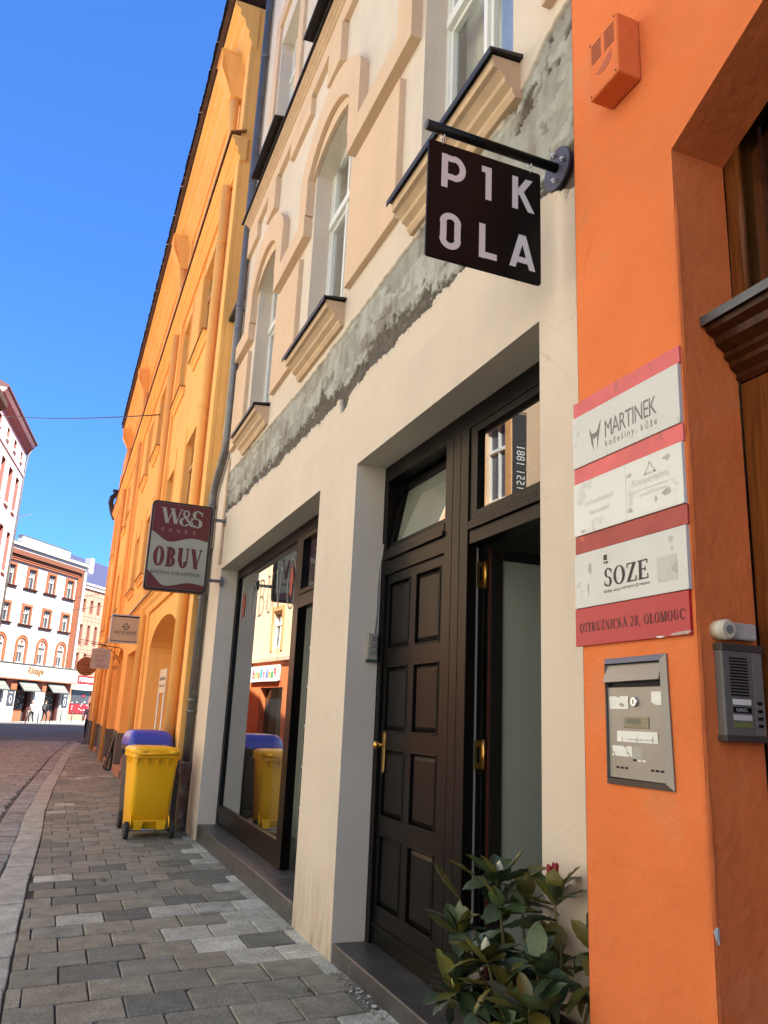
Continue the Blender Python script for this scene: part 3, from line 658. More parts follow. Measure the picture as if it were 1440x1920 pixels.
# stucco relief
def relief(name, m='peach'):
    pass
mb = MB()
for a, b, t in ((2.0, 2.66, 6.0), (4.5, 5.55, 5.95), (7.12, 8.02, 5.95), (9.47, 10.2, 5.95)):
    mb = MB(); mb.box(a, b, -.01, .05, 4.79, t, F); mb.build('apron_panel', 'peach', BG, bevel=.006)
for a, b in ((2.0, 2.72), (4.24, 5.60), (6.90, 8.12), (9.40, 10.2)):
    mb = MB(); mb.box(a, b, -.01, .085, 6.07, 6.30, F); mb.build('impost_band', 'peach', BG, bevel=.005)
for a, b in WIN:
    mb = MB()
    for u0, u1 in ((a-.34, a-.07), (b+.07, b+.34)): mb.box(u0, u1, -.012, .082, 6.302, 6.86, F)
    inn = arch_pts(a-.07, b+.07, 6.70, .30, 16); out = arch_pts(a-.34, b+.34, 6.86, .46, 16)
    ring(mb, F, inn, out, -.011, .08)
    mb.build('window_hood', 'peach', BG)
    mb = MB(); inn = arch_pts(a+.0, b-.0, 6.73, .13, 16); out = arch_pts(a-.068, b+.068, 6.698, .295, 16)
    ring(mb, F, inn, out, -.01, .035); mb.build('arch_fillet', 'peach', BG)
    mb = MB(); c = (a+b)/2; mb.box(c-.20, c+.20, -.01, .07, 7.47, 7.92, F); mb.build('keystone', 'peach', BG, bevel=.005)
mb = MB(); mb.box(2.0, 10.3, -.01, .055, 7.93, 8.13, F)
mb.build('frieze', 'peach', BG, bevel=.004)
for a, b in ((2.0, 2.7), (4.45, 5.40), (7.12, 7.95), (9.62, 10.3)):
    mb = MB(); mb.box(a, b, -.01, .053, 7.70, 7.929, F); mb.build('frieze_drop', 'peach', BG, bevel=.004)
mb = MB(); strip_prism(mb, F, [(-.05, 8.13), (.04, 8.13), (.04, 8.16), (.065, 8.175), (.065, 8.20), (.09, 8.215), (.09, 8.235), (.12, 8.25), (.125, 8.30), (-.05, 8.30)], 2.0, 10.33); mb.build('cornice', 'sill', BG)
mb = MB(); strip_prism(mb, F, [(-.02, 8.345), (-.02, 8.302), (.15, 8.302), (.15, 8.285), (.155, 8.285), (.155, 8.315)], 2.0, 10.36); mb.build('cornice_flashing', 'tin', BG)
for a, b in WIN:
    mb = MB()
    mb.box(a-.30, a-.06, -.01, .04, 8.5, 10.95, F); mb.box(b+.06, b+.30, -.01, .04, 8.5, 10.95, F); mb.box(a-.30, b+.30, -.01, .045, 10.952, 11.2, F)
    mb.parts('window_surround', 'peach', BG, bevel=.004)
    mb = MB(); strip_prism(mb, F, [(-.15, 8.47), (-.15, 8.42), (.24, 8.395), (.24, 8.375), (.246, 8.375), (.246, 8.41)], a-.1, b+.1); mb.build('upper_sill', 'tin', BG)
    # first floor sills: moulded plaster with tin cover
    mb = MB(); strip_prism(mb, F, [(-.1, 4.50), (.03, 4.50), (.05, 4.53), (.05, 4.55), (.09, 4.575), (.095, 4.60), (.13, 4.63), (.16, 4.635), (.165, 4.705), (-.1, 4.72)], a-.075, b+.075)
    s = mb.build('window_sill', 'sill', BG, bevel=.004)
    mb = MB(); strip_prism(mb, F, [(-.12, 4.765), (-.12, 4.735), (.185, 4.712), (.185, 4.682), (.192, 4.682), (.192, 4.722)], a-.10, b+.10); mb.build('tin_cover', 'tin', s)

def casement(name, F, u0, u1, z0, z1, d, parent, fm='whitewood', fr=.055, mull=1, tran=None, gl='glass', back='curtain', rise=0, local=False, backd=.12, deep=.06, sash=.035):
    mb = MB(); D0, D1 = d-deep, d
    mb.box(u0, u0+fr, D0, D1, z0, z1, F); mb.box(u1-fr, u1, D0, D1, z0, z1, F); mb.box(u0+fr, u1-fr, D0, D1, z0, z0+fr, F); mb.box(u0+fr, u1-fr, D0, D1, z1-fr, z1, F)
    cuts_u = [u0+fr]+[u0+(u1-u0)*k/(mull+1) for k in range(1, mull+1)]+[u1-fr]; m2 = fr*.42
    for k in range(1, mull+1): mb.box(cuts_u[k]-m2, cuts_u[k]+m2, D0, D1+.012, z0+fr, z1-fr, F)
    cz = [z0+fr]+([z0+(z1-z0)*t for t in tran] if tran else [])+[z1-fr]
    for z in cz[1:-1]: mb.box(u0+fr, u1-fr, D0+.002, D1+.025, z-.04, z+.04, F)
    # sash frames
    for i in range(len(cuts_u)-1):
        for j in range(len(cz)-1):
            a, b = cuts_u[i]+(m2 if i else 0), cuts_u[i+1]-(m2 if i < mull else 0); c, e = cz[j]+(.04 if j else 0), cz[j+1]-(.04 if j < len(cz)-2 else 0); s = sash
            for q in ((a, a+s, c, e), (b-s, b, c, e), (a+s, b-s, c, c+s), (a+s, b-s, e-s, e)): mb.box(q[0], q[1], D0+.01, D1-.012, q[2], q[3], F)
    w = mb.build(name, fm, parent, fix=True, local=local)
    for i in range(len(cuts_u)-1):
        for j in range(len(cz)-1):
            p = MB(); dd = D0+.022; a, b, c, e = cuts_u[i]+.02, cuts_u[i+1]-.02, cz[j]+.02, cz[j+1]-.02
            p.quad(F(a, dd, c), F(b, dd, c), F(b, dd, e), F(a, dd, e)); p.build('pane', gl, w, fix=False, local=local)
    if back:
        p = MB(); n = 24; D = D0-backd
        for k in range(n):
            a, b = u0+(u1-u0)*k/n, u0+(u1-u0)*(k+1)/n; o0 = .02*math.sin(k*1.9); o1 = .02*math.sin((k+1)*1.9)
            p.quad(F(a, D+o0, z0), F(b, D+o1, z0), F(b, D+o1, z1), F(a, D+o0, z1))
        p.build('curtain', back, w, fix=False, local=local)
    return w
for i, (a, b) in enumerate(WIN):
    casement('window', F, a-.01, b+.01, 4.72, 6.88, -.165, BG, tran=(.66,), back='curtain' if i != 2 else 'dark')  # third window: dark sheet in place of a curtain, painted as the unlit room
    casement('window', F, a-.01, b+.01, 8.40, 10.64, -.165, BG, tran=(.7,))
mb = MB()
for a, b in WIN: mb.box(2.55, 2.6, a-.3, b+.3, 4.2, 7.2)
mb.parts('room_back', 'room', BG)

# ---- door set
XD = 2.0; FD = FX(XD)
mb = MB(); mb.box(2.765, 5.12, -.10, 0, 3.075, 3.19, FD); mb.box(5.055, 5.12, -.10, -.002, .10, 3.075, FD); mb.box(2.765, 2.83, -.10, -.002, .10, 3.075, FD)
mb.box(4.121, 5.055, -.10, -.004, 2.402, 2.50, FD); mb.box(2.83, 3.829, -.10, -.004, 2.395, 2.47, FD)
fr = mb.build('door_frame', 'door', BG, bevel=.003)
mb = MB(); mb.box(4.121, 5.054, -.06, .018, 2.502, 2.53, FD); mb.box(4.121, 5.054, -.06, .008, 2.531, 2.58, FD); mb.box(2.83, 3.829, -.06, .014, 2.472, 2.50, FD); mb.box(2.83, 3.829, -.06, .004, 2.501, 2.525, FD)
mb.parts('drip_moulding', 'door', fr, bevel=.003)
for a, b in ((3.83, 3.926), (3.93, 4.021), (4.025, 4.12)):
    mb = MB(); mb.box(a, b, -.10, .004, .10, 3.074, FD); mb.build('door_post', 'door', fr, bevel=.003)
# closed leaf
FL = FX(2.022)
cols = [(4.205, 4.56), (4.655, 5.005)]; rows = [(.325, .745), (.85, 1.265), (1.37, 1.785), (1.895, 2.345)]
mb = MB(); wall(mb, FL, 4.123, 5.053, .115, 2.40, [(a, b, c, d) for a, b in cols for c, d in rows], None, .03)
mb.box(4.123, 5.053, -.06, -.031, .115, 2.40, FL); mb.box(4.123, 5.053, 0, .010, .215, .228, FL)
leaf = mb.build('door', 'door', BG, fix=False)
leaf['label'] = 'closed dark brown panelled door leaf'
for a, b in cols:
    for c, d in rows:
        p = MB(); i1, i2 = .012, .042
        o = [(a+i1, c+i1), (b-i1, c+i1), (b-i1, d-i1), (a+i1, d-i1)]; q = [(a+i2, c+i2), (b-i2, c+i2), (b-i2, d-i2), (a+i2, d-i2)]
        vs = [FL(u, -.030, z) for u, z in o]+[FL(u, -.020, z) for u, z in o]+[FL(u, -.006, z) for u, z in q]
        p.add(vs, [(8, 9, 10, 11)]+[(i, (i+1) % 4, 4+(i+1) % 4, 4+i) for i in range(4)]+[(4+i, 4+(i+1) % 4, 8+(i+1) % 4, 8+i) for i in range(4)])
        p.build('panel', 'door', leaf, fix=True)
        p = MB()
        for q_ in ((a, b, c, c+.010), (a, b, d-.010, d), (a, a+.010, c+.01, d-.01), (b-.010, b, c+.01, d-.01)): p.box(q_[0], q_[1], -.03, .005, q_[2], q_[3], FL)
        p.parts('panel_moulding', 'door', leaf, bevel=.003)
p = MB(); p.prism(rrect(.042, .255, .02, 4, 4.978, 1.24), .0, .008, FL); h = p.build('handle_plate', 'brass', leaf, bevel=.002)
p = MB(); p.tube([FL(4.985, .006, 1.285), FL(4.985, .035, 1.285)], .010); p.tube([FL(4.985, .035, 1.285), FL(4.985, .045, 1.285), FL(4.985, .06, 1.285), FL(4.985, .072, 1.285), FL(4.985, .078, 1.285)], [.010, .022, .027, .02, .004], 14); p.build('knob', 'brass', h)
# tilted fan light over the closed leaf
p = MB()
def TF(u, d, z):
    a = Rd(-11); zz = z-2.585; dd = d
    return (2.02-(dd*math.cos(a)+zz*math.sin(a)), u, 2.585+zz*math.cos(a)-dd*math.sin(a))
for q in ((4.125, 4.160, 2.585, 3.07), (5.012, 5.05, 2.585, 3.07), (4.160, 5.012, 2.585, 2.625), (4.160, 5.012, 3.03, 3.07)): p.box(q[0], q[1], -.045, 0, q[2], q[3], TF)
fl = p.build('tilted_fanlight', 'door', BG, bevel=.003)
p = MB(); p.quad(TF(4.15, -.02, 2.615), TF(5.02, -.02, 2.615), TF(5.02, -.02, 3.04), TF(4.15, -.02, 3.04)); p.build('pane', 'glass', fl, fix=False)
p = MB(); p.quad(TF(4.15, -.035, 2.615), TF(5.02, -.035, 2.615), TF(5.02, -.035, 3.04), TF(4.15, -.035, 3.04)); p.build('reflection_sheet', mat('fanlight_reflection', (.30, .275, .23), .8, .1, 3), fl, fix=False)  # added pale sheet, its colour stands in for the reflection in the tilted pane
# fixed fan light on the right
p = MB()
for q in ((3.745, 3.828, 2.527, 3.074), (2.831, 2.9, 2.527, 3.074), (2.9, 3.745, 2.527, 2.575), (2.9, 3.745, 3.03, 3.074)): p.box(q[0], q[1], -.07, -.006, q[2], q[3], FD)
f2 = p.build('fanlight', 'door', BG, bevel=.003)
p = MB(); p.quad(FD(2.88, -.03, 2.56), FD(3.76, -.03, 2.56), FD(3.76, -.03, 3.05), FD(2.88, -.03, 3.05)); p.build('pane', 'glass', f2, fix=False)
# open leaf, swung inwards (hinged on the post)
yo = 3.80
p = MB()
G = lambda u, d, z: (u, yo-d, z)
for q in ((2.13, 2.205, .115, 2.385), (2.88, 2.96, .115, 2.385), (2.205, 2.88, .115, .30), (2.205, 2.88, 2.325, 2.385)): p.box(q[0], q[1], -.045, 0, q[2], q[3], G)
ol = p.build('open_door', mat('near_black_wood', (.012, .010, .009), .4, .1, 5), BG, bevel=.003); ol['label'] = 'open inner door leaf with frosted glass'
p = MB(); p.box(2.205, 2.88, -.03, -.015, .30, 2.325, G); p.build('pane', 'frost', ol)
p = MB(); p.box(2.120, 2.129, -.006, .0005, .115, 2.385, G); p.build('edge_seal', mat('red_brown_seal', (.07, .014, .008), .5, .1, 9), ol)
p = MB(); p.box(2.055, 2.066, 3.828, 3.84, .115, 2.385); p.build('edge_strip', mat('grey_strip', (.20, .20, .205), .5, .05, 9), ol)
for z in (1.22, 2.165):
    p = MB(); p.box(2.056, 2.100, 3.817, 3.826, z, z+.14); p.tube([(2.106, 3.815, z-.005), (2.106, 3.815, z+.148)], .010, 10); hg = p.build('hinge', 'brass', ol)
    p = MB(); p.box(2.066, 2.080, 3.814, 3.816, z+.03, z+.11); p.build('hinge_slot', 'black', hg)
# vestibule behind
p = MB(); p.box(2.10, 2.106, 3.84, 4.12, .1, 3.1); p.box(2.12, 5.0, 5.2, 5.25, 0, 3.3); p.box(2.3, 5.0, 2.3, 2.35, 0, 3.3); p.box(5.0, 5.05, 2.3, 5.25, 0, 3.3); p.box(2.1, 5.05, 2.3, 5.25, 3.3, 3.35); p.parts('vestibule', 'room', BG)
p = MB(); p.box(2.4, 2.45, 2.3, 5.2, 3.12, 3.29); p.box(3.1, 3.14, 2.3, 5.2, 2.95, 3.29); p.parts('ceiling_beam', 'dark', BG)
p = MB(); p.box(1.785, 5.0, 2.40, 5.115, -.12, .106); st = p.build('door_step', 'stone', BG, bevel=.010, seg=3)
# ---- shop front
p = MB()
for q in ((5.99, 10.195, 3.10, 3.214), (10.10, 10.195, .15, 3.10), (7.22, 7.40, .15, 3.10), (7.40, 10.10, .28, .365), (5.99, 7.22, 2.41, 2.53), (5.99, 6.06, .15, 2.41)): p.box(q[0], q[1], -.09, -.004, q[2], q[3], FD)
p.box(7.40, 10.10, -.08, -.012, .145, .278, FD)
sf_ = p.build('shop_window', 'door', BG, bevel=.004); sf_['label'] = 'large dark framed shop window with etched lettering'
p = MB(); p.quad(FD(7.38, -.03, .34), FD(10.12, -.03, .34), FD(10.12, -.03, 3.12), FD(7.38, -.03, 3.12)); p.build('pane', 'glass', sf_, fix=False)
p = MB(); p.quad(FD(6.05, -.04, 2.52), FD(7.23, -.04, 2.52), FD(7.23, -.04, 3.11), FD(6.05, -.04, 3.11)); p.build('fanlight_pane', 'glass', sf_, fix=False)
p = MB()
for q in ((6.06, 6.11, 2.535, 3.095), (7.17, 7.218, 2.535, 3.095), (6.11, 7.17, 2.535, 2.58), (6.11, 7.17, 3.05, 3.095)): p.box(q[0], q[1], -.06, .0, q[2], q[3], FD)
p.build('fanlight_sash', 'door', sf_, bevel=.003)
# etched emblem and letters on the pane
M['etch'] = mat('etched_film', (.26, .255, .24), .8, .05, 5); M['etchred'] = mat('red_film', (.26, .03, .02), .6, .05, 5)
GW = lambda u, d, v: (2.028-d, 10.12-u, v)
for cu, s in ((.34, .22), (2.52, .22)):
    p = MB()
    for q in stroke_a(cu, 2.70, .15, .26, 0, 360, .016, .016, 30): p.add([GW(a, .003, b) for a, b in q], [(0, 1, 2, 3)])
    em = p.build('etched_ring', 'etch', sf_, fix=False)
    p = MB()
    for k, (a, l) in enumerate(((90, .22), (140, .15), (40, .15), (190, .10), (-10, .10), (270, .16))):
        ca, sa = math.cos(Rd(a)), math.sin(Rd(a)); b0 = (cu, 2.70); l *= .75
        p.add([GW(b0[0]-sa*.03, .0032+.0002*k, b0[1]+ca*.03), GW(b0[0]+ca*l*.7*.7+sa*-.055, .0032+.0002*k, b0[1]+sa*l*.7+ca*.055), GW(b0[0]+ca*l*.7, .0032+.0002*k, b0[1]+sa*l*1.15), GW(b0[0]+ca*l*.5+sa*.055, .0032+.0002*k, b0[1]+sa*l*.7-ca*.055), GW(b0[0]+sa*.03, .0032+.0002*k, b0[1]-ca*.03)], [(0, 1, 2, 3, 4)])
    p.build('leaf_emblem', 'etchred', sf_, fix=False)
for k_, c_ in enumerate('OBUV'):
    p = MB(); put_serif(p, c_, GW, (.72+k_*.385, .72+k_*.385+.30, 2.50, 2.92), T=.055, th=.03, d=.003); p.build('etched_letter', 'etch', sf_, fix=False)
p = MB(); p.box(1.785, 5.0, 5.99, 10.195, -.15, .142)
p.build('shop_step', 'stone', BG, bevel=.010, seg=3)
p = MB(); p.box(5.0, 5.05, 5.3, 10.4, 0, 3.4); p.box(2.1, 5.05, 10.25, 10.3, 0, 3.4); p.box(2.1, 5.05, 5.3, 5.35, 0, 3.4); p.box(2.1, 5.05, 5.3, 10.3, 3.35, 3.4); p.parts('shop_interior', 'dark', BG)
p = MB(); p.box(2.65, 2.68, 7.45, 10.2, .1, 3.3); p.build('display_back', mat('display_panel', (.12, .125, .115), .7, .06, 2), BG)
# shelves and shoes seen through the open shop door
SH = thing('shoe_shelf', 'white shelf of shoes just inside the open shop door', 'shelf', (2.45, 7.5, .14))
for z in (.62, .98, 1.34, 1.70, 2.06):
    p = MB(); p.box(2.2, 2.62, 7.30, 7.44, z, z+.022); p.build('board', 'whitewood', SH)
p = MB(); p.box(2.2, 2.62, 7.425, 7.445, .14, 2.3); p.build('back_panel', mat('shelf_back', (.25, .26, .26), .8, .1, 3), SH)
def shoe(x, y, z, m, label, h=.10):
    p = MB(); prof = [(0, 0), (.24, 0), (.25, .02), (.235, .045), (.17, .06), (.11, h), (.02, h), (-.005, .05)]
    p.prism([(x+u, z+v) for u, v in prof], y, y+.08, lambda u, d, v: (u, d, v)); o = p.build('shoe', m, bevel=.015, seg=3); tag(o, label, 'shoe', 'shoes on the shelf')
shoe(2.22, 7.32, 1.003, mat('red_leather', (.30, .03, .03), .4, .1, 9), 'red shoe on the third shelf inside the shop door')
shoe(2.24, 7.32, .643, mat('brown_leather', (.10, .04, .02), .4, .1, 9), 'brown boot on the lowest shelf inside the shop door', .22)
shoe(2.23, 7.32, 1.363, mat('tan_leather', (.24, .13, .06), .4, .1, 9), 'tan shoe on the shelf at eye height inside the shop door')
shoe(2.24, 7.32, 1.723, mat('dark_leather', (.05, .03, .025), .4, .1, 9), 'dark shoe on the upper shelf inside the shop door')

# ---- down pipe
DP = thing('down_pipe', 'grey zinc down pipe with rusty cast iron foot between the beige and yellow houses', 'pipe', (1.715, 11.06, 0))
PXx = 1.712
p = MB(); p.tube([(PXx, 10.29, 12.5), (PXx, 10.29, 5.05), (PXx, 10.31, 4.95), (PXx, 10.37, 4.86), (PXx, 10.92, 4.52), (PXx, 11.0, 4.44), (PXx, 11.03, 4.33), (PXx, 11.03, .78)], .056, 18); p.build('pipe', 'zinc', DP)
for y_, zz in ((10.29, (11.2, 9.0, 6.9)), (11.03, (4.2, 2.9, 1.55))):
    for z in zz: p = MB(); p.tube([(PXx, y_, z), (PXx, y_, z+.05)], .0615, 18); p.build('joint_sleeve', 'zinc', DP)
for z in (3.6, 1.42):
    p = MB(); p.tube([(PXx, 11.03, z), (PXx, 11.03, z+.03)], .065, 18); p.build('bracket', 'zinc', DP)
p = MB(); p.tube([(PXx, 11.03, -.10), (PXx, 11.03, .10), (PXx, 11.03, .60), (PXx, 11.03, .70), (PXx, 11.03, .765), (PXx, 11.03, .80)], [.074, .072, .070, .084, .088, .085], 20); p.build('iron_foot', 'rust', DP)
# bell panel on the jamb and its cable
p = MB(); p.box(1.915, 1.985, 5.085, 5.119, 1.83, 2.005)
bp_ = thing('bell_panel', 'weathered grey bell panel with three buttons on the left door jamb', 'bell panel', (1.95, 5.1, 1.83))
p.build('case', mat('bell_case', (.28, .255, .21), .6, .2, 12), bp_, bevel=.005)
for k in range(3):
    p = MB(); p.box(1.935, 1.978, 5.080, 5.0855, 1.865+k*.045, 1.895+k*.045); p.build('button', mat('bell_button', (.16, .165, .16), .5, .1, 9), bp_, bevel=.003)
p = MB(); p.box(1.912, 1.99, 5.083, 5.118, 1.815, 1.829); p.build('base', mat('green_base', (.03, .06, .05), .6), bp_)
cb = MB(); cb.tube([(1.985, 5.06, 2.62), (1.984, 5.07, 2.55), (1.975, 5.095, 2.45), (1.975, 5.11, 2.30), (1.978, 5.112, 2.15), (1.97, 5.11, 2.005)], .006, 8)
tag(cb.build('cable', mat('grey_cable', (.30, .29, .27), .6)), 'thin grey cable running down the door jamb to the bell panel', 'cable')

# ------------------------------------------------------------------ orange building
XO = 1.62; FO = FX(XO); YE, YC = 2.262, 1.737
OG = thing('orange_town_house', 'bright orange plastered house wall with a deep doorway', 'building', (1.9, 0, 0))
mb = MB(); rv = MB()
def soft(u, d, z): return FO(u, d, z)
# wall in a fine grid between door corner and house edge so that the corner can be slightly uneven
wall(mb, FO, -14, YE, -.15, 12.9, [(0.0, YC, -.15, 3.625, .35, 'kink', .215)], rv, .215)
mb.box(1.62, 2.4, YE-.002, YE, -.15, 12.9)
mb.v += rv.v; n0 = len(mb.v)-len(rv.v); mb.f += [[i+n0 for i in f] for f in rv.f]; mb.sm += rv.sm; mb.a += rv.a
mb.build('wall', 'orange', OG, bevel=0, fix=False)
# worn rounded arris at the corner
p = MB()
N_ = 60
vs = []; fs = []
for k in range(N_+1):
    z = -.1+3.36*k/N_; r = .012+.006*noise.noise((z*3, 1, 1))+.005*abs(noise.noise((z*11, 4, 2)))
    for a in range(5):
        t = Rd(90*a/4); vs.append((XO+.0105-(r+.0)*math.cos(t)*1.02, YC+.0105-r*math.sin(t)*1.02, z))
for k in range(N_):
    for a in range(4): fs.append((k*5+a, k*5+a+1, (k+1)*5+a+1, (k+1)*5+a))
p.add(vs, fs, True); p.build('corner_bead', 'orange', OG, fix=False)
p = MB(); ch = [(.0, .0)]
for k in range(9):
    a = k/9*6.283; ch.append((.013*math.cos(a)*(1+.3*math.sin(3*a)), .027*math.sin(a)*(1+.2*math.cos(2*a))))
p.add([(XO+.004+u*.7, YC-.006-.006*abs(math.cos(i)), .957+v) for i, (u, v) in enumerate(ch)], [(0, i, i % 9+1) for i in range(1, 10)]); p.build('chipped_spot', mat('bare_render', (.55, .54, .52), .9, .2, 60, .5, 80), OG, fix=False)
mb = MB(); mb.box(2.0, 12, -14, YE-.01, 12.9, 13.0); mb.box(11.8, 12, -14, YE, -.2, 12.9); mb.box(2.3, 12, -14, -13.8, -.2, 12.9); mb.parts('shell', 'orange', OG)
mb = MB(); strip_prism(mb, FO, [(-.2, 12.9), (.4, 12.9), (.42, 13.1), (-4, 15.5), (-10, 13.0)], -14, YE); mb.build('roof', 'tile', OG)
# wooden door set in the recess
XW = 1.836; FW = FX(XW)
p = MB(); p.box(1.69, YC-.002, -.12, 0, 2.68, 3.60, FW); p.box(-.0, 1.69, -.12, 0, 3.44, 3.66, FW)
wf = p.build('window_frame', 'redwood', OG, bevel=.004)
p = MB(); p.tube([FW(1.682, -.006, 2.66), FW(1.682, -.006, 3.47)], .012, 12); p.build('round_moulding', 'redwood', wf)
p = MB(); p.quad(FW(0, -.03, 2.66), FW(1.685, -.03, 2.66), FW(1.685, -.03, 3.5), FW(0, -.03, 3.5)); p.build('pane', 'glass', wf, fix=False)
p = MB(); strip_prism(p, FW, [(-.1, 2.50), (.0, 2.50), (.012, 2.512), (.010, 2.528), (.035, 2.545), (.036, 2.56), (.055, 2.572), (.052, 2.59), (.085, 2.61), (.09, 2.632), (.12, 2.645), (.125, 2.668), (-.1, 2.668)], 0, YC-.003)
cor = p.build('wooden_cornice', 'dredwood', OG)
p = MB(); strip_prism(p, FW, [(-.1, 2.672), (.138, 2.672), (.138, 2.66), (.142, 2.66), (.142, 2.690), (-.1, 2.70)], 0, YC-.004); p.build('lead_cap', mat('lead_flashing', (.10, .10, .105), .5, .3, 8, .3, 20, metal=.4), cor)
p = MB(); p.box(1.62, YC-.003, -.12, -.004, -.1, 2.498, FW); p.box(1.55, 1.62, -.12, -.05, -.1, 2.498, FW); p.build('door_frame', 'redwood', OG, bevel=.004)
p = MB(); p.box(.0, 1.55, -.12, -.08, -.1, 2.5, FW); p.build('door', 'dredwood', OG)
p = MB(); p.box(2.1, 2.15, -.2, 1.8, -.1, 3.7); p.build('passage_back', 'dark', OG)

# ---- plates on the orange wall: G(u right, d out, v up); u=0 at y=2.285
GP = lambda u, d, v: (XO-d, 2.282-u, v)
PW = .538
def plate(name, z0, z1, m, label, cat, d0=.0, d1=.012, u0=0., u1=PW, dz=0.):
    p = MB(); p.add([GP(u, d, v) for d in (d0, d1) for u, v in ((u0, z0), (u1, z0+dz), (u1, z1+dz), (u0, z1))], [(0, 1, 2, 3), (4, 7, 6, 5), (0, 4, 5, 1), (1, 5, 6, 2), (2, 6, 7, 3), (3, 7, 4, 0)])
    o = p.build(name, m, bevel=.0015); return o
for z0, z1, m, lab in ((2.526, 2.582, 'pinkred', 'faded pink strip above the topmost name plate'), (2.277, 2.333, 'pinkred', 'scuffed pink strip below the topmost name plate'), (2.026, 2.086, 'brickred', 'dark red strip above the lettered plate with a torn sticker')):
    tag(plate('backing_strip', z0, z1, m, lab, 'strip', 0, .009, 0, PW+.004), lab, 'strip', 'red strips between the name plates')
def label_plate(name, z0, z1, m, label):
    t = thing(name, label, 'sign', GP(PW/2, .0, z0), 0, 'name plates on the orange wall')
    p = MB(); p.box(0, PW, 0, .014, z0, z1, GP); p.build('panel', m, t, bevel=.0015); return t
t1 = label_plate('name_plate', 2.334, 2.524, 'plate', 'pale grey name plate lettered MARTINEK, topmost on the orange wall')
p = MB(); put_text(p, 'MARTINEK', GP, fit=(.185, .440, 2.398, 2.458), d=.0146, spacing=.9); p.build('lettering', 'greyink', t1, fix=False)
for tx, ft in (('kožešiny,', (.185, .345, 2.358, 2.388)), ('kůže', (.365, .440, 2.362, 2.390))):
    p = MB(); put_text(p, tx, GP, fit=ft, d=.0146, spacing=1.35); p.build('small_lettering', 'greyink', t1, fix=False)
p = MB()
lg = [[(.098, 2.458), (.112, 2.436), (.126, 2.431), (.124, 2.410), (.118, 2.425), (.122, 2.372), (.110, 2.40)], [(.126, 2.431), (.142, 2.436), (.166, 2.474), (.157, 2.440), (.140, 2.368), (.143, 2.418), (.124, 2.412)]]
for k, q in enumerate(lg): p.add([GP(u, .0146+.0001*k, v) for u, v in q], [tuple(range(len(q)))])
p.build('emblem', 'greyink', t1, fix=False)
t2 = label_plate('name_plate', 2.088, 2.275, 'plate2', 'white plate with ghosted faded lettering, second on the orange wall')
for tx, ft in (('Kooperativa', (.315, .480, 2.182, 2.212)), ('pojišťovna', (.35, .47, 2.148, 2.163)), ('advokátní', (.07, .22, 2.185, 2.205)), ('kancelář', (.09, .20, 2.150, 2.168))):
    p = MB(); put_text(p, tx, GP, fit=ft, d=.0146, off=.008); p.build('ghost_lettering', 'faint', t2, fix=False)
p = MB(); p.box(.318, .482, .0142, .0147, 2.170, 2.1735, GP); p.build('ghost_rule', 'faint', t2)
p = MB()
for q in (stroke_l(.375, 2.215, .398, 2.252, .006)+stroke_l(.421, 2.215, .398, 2.252, .006)+stroke_l(.372, 2.217, .424, 2.217, .006)): p.add([GP(a, .01465, b) for a, b in q], [(0, 1, 2, 3)])
p.build('ghost_triangle', 'faint', t2, fix=False)
p = MB(); p.box(.2815, .2835, .0142, .0145, 2.092, 2.272, GP); p.build('seam', 'faint', t2)
t3 = label_plate('name_plate', 1.838, 2.024, 'plate', 'grey plate lettered SOZE with torn sticker marks, third on the orange wall')
p = MB(); put_serif(p, 'SOZE', GP, (.160, .375, 1.893, 1.952), T=.17, th=.06, gap=.05, d=.0146); p.build('lettering', 'ink', t3, fix=False)
for tx, u_, v_ in (('Sdružení', .158, .200), ('občanů', .205, .240), ('zabývajících', .245, .312), ('se', .317, .325), ('emigranty', .330, .380)):
    p = MB(); put_text(p, tx, GP, fit=(u_, v_, 1.873, 1.884), d=.0146, off=.015); p.build('small_lettering', 'greyink', t3, fix=False)
p = MB(); p.box(.160, .178, .0143, .0147, 1.980, 1.998, GP); p.box(.160, .168, .0143, .0147, 1.970, 1.976, GP); p.box(.171, .182, .0143, .0147, 1.968, 1.976, GP); p.parts('small_emblem', 'ink', t3)
p = MB(); p.box(.187, .190, .0143, .0146, 1.974, 1.998, GP)
for q in stroke_a(.205, 1.986, .010, .011, 0, 360, .0015, .0015): p.add([GP(a, .0147, b) for a, b in q], [(0, 1, 2, 3)])
p.build('ghost_emblem', 'faint', t3)
def torn(t, cu, cv, w, h, seed, m='scuff', d=.0150, n=16):
    r_ = random.Random(seed); P = [(cu+w/2*math.cos(6.283*k/n)*r_.uniform(.45, 1.15), cv+h/2*math.sin(6.283*k/n)*r_.uniform(.45, 1.15)) for k in range(n)]
    p = MB(); p.add([GP(u, d, v) for u, v in [(cu, cv)]+P], [(0, k, k % n+1) for k in range(1, n+1)]); p.build('sticker_residue', m, t, fix=False)
for a in ((t2, .300, 2.232, .03, .018, 1), (t2, .475, 2.245, .035, .022, 2), (t2, .300, 2.118, .03, .02, 3), (t2, .470, 2.140, .045, .028, 4), (t2, .420, 2.128, .016, .02, 6), (t3, .085, 1.966, .022, .05, 7), (t3, .075, 1.900, .012, .045, 8), (t3, .475, 1.995, .022, .022, 9), (t3, .478, 1.965, .012, .018, 10), (t3, .488, 1.905, .022, .045, 11), (t2, .052, 2.10, .05, .012, 12), (t1, .03, 2.49, .012, .01, 13), (t1, .315, 2.357, .012, .006, 14)): torn(*a)
p = MB(); p.prism(rrect(.085, .075, .004, 3, .455, 1.910), .0143, .0148, GP); p.build('sticker_ghost', mat('sticker_ghost', (.46, .465, .43), .6, .06, 30), t3, fix=True)
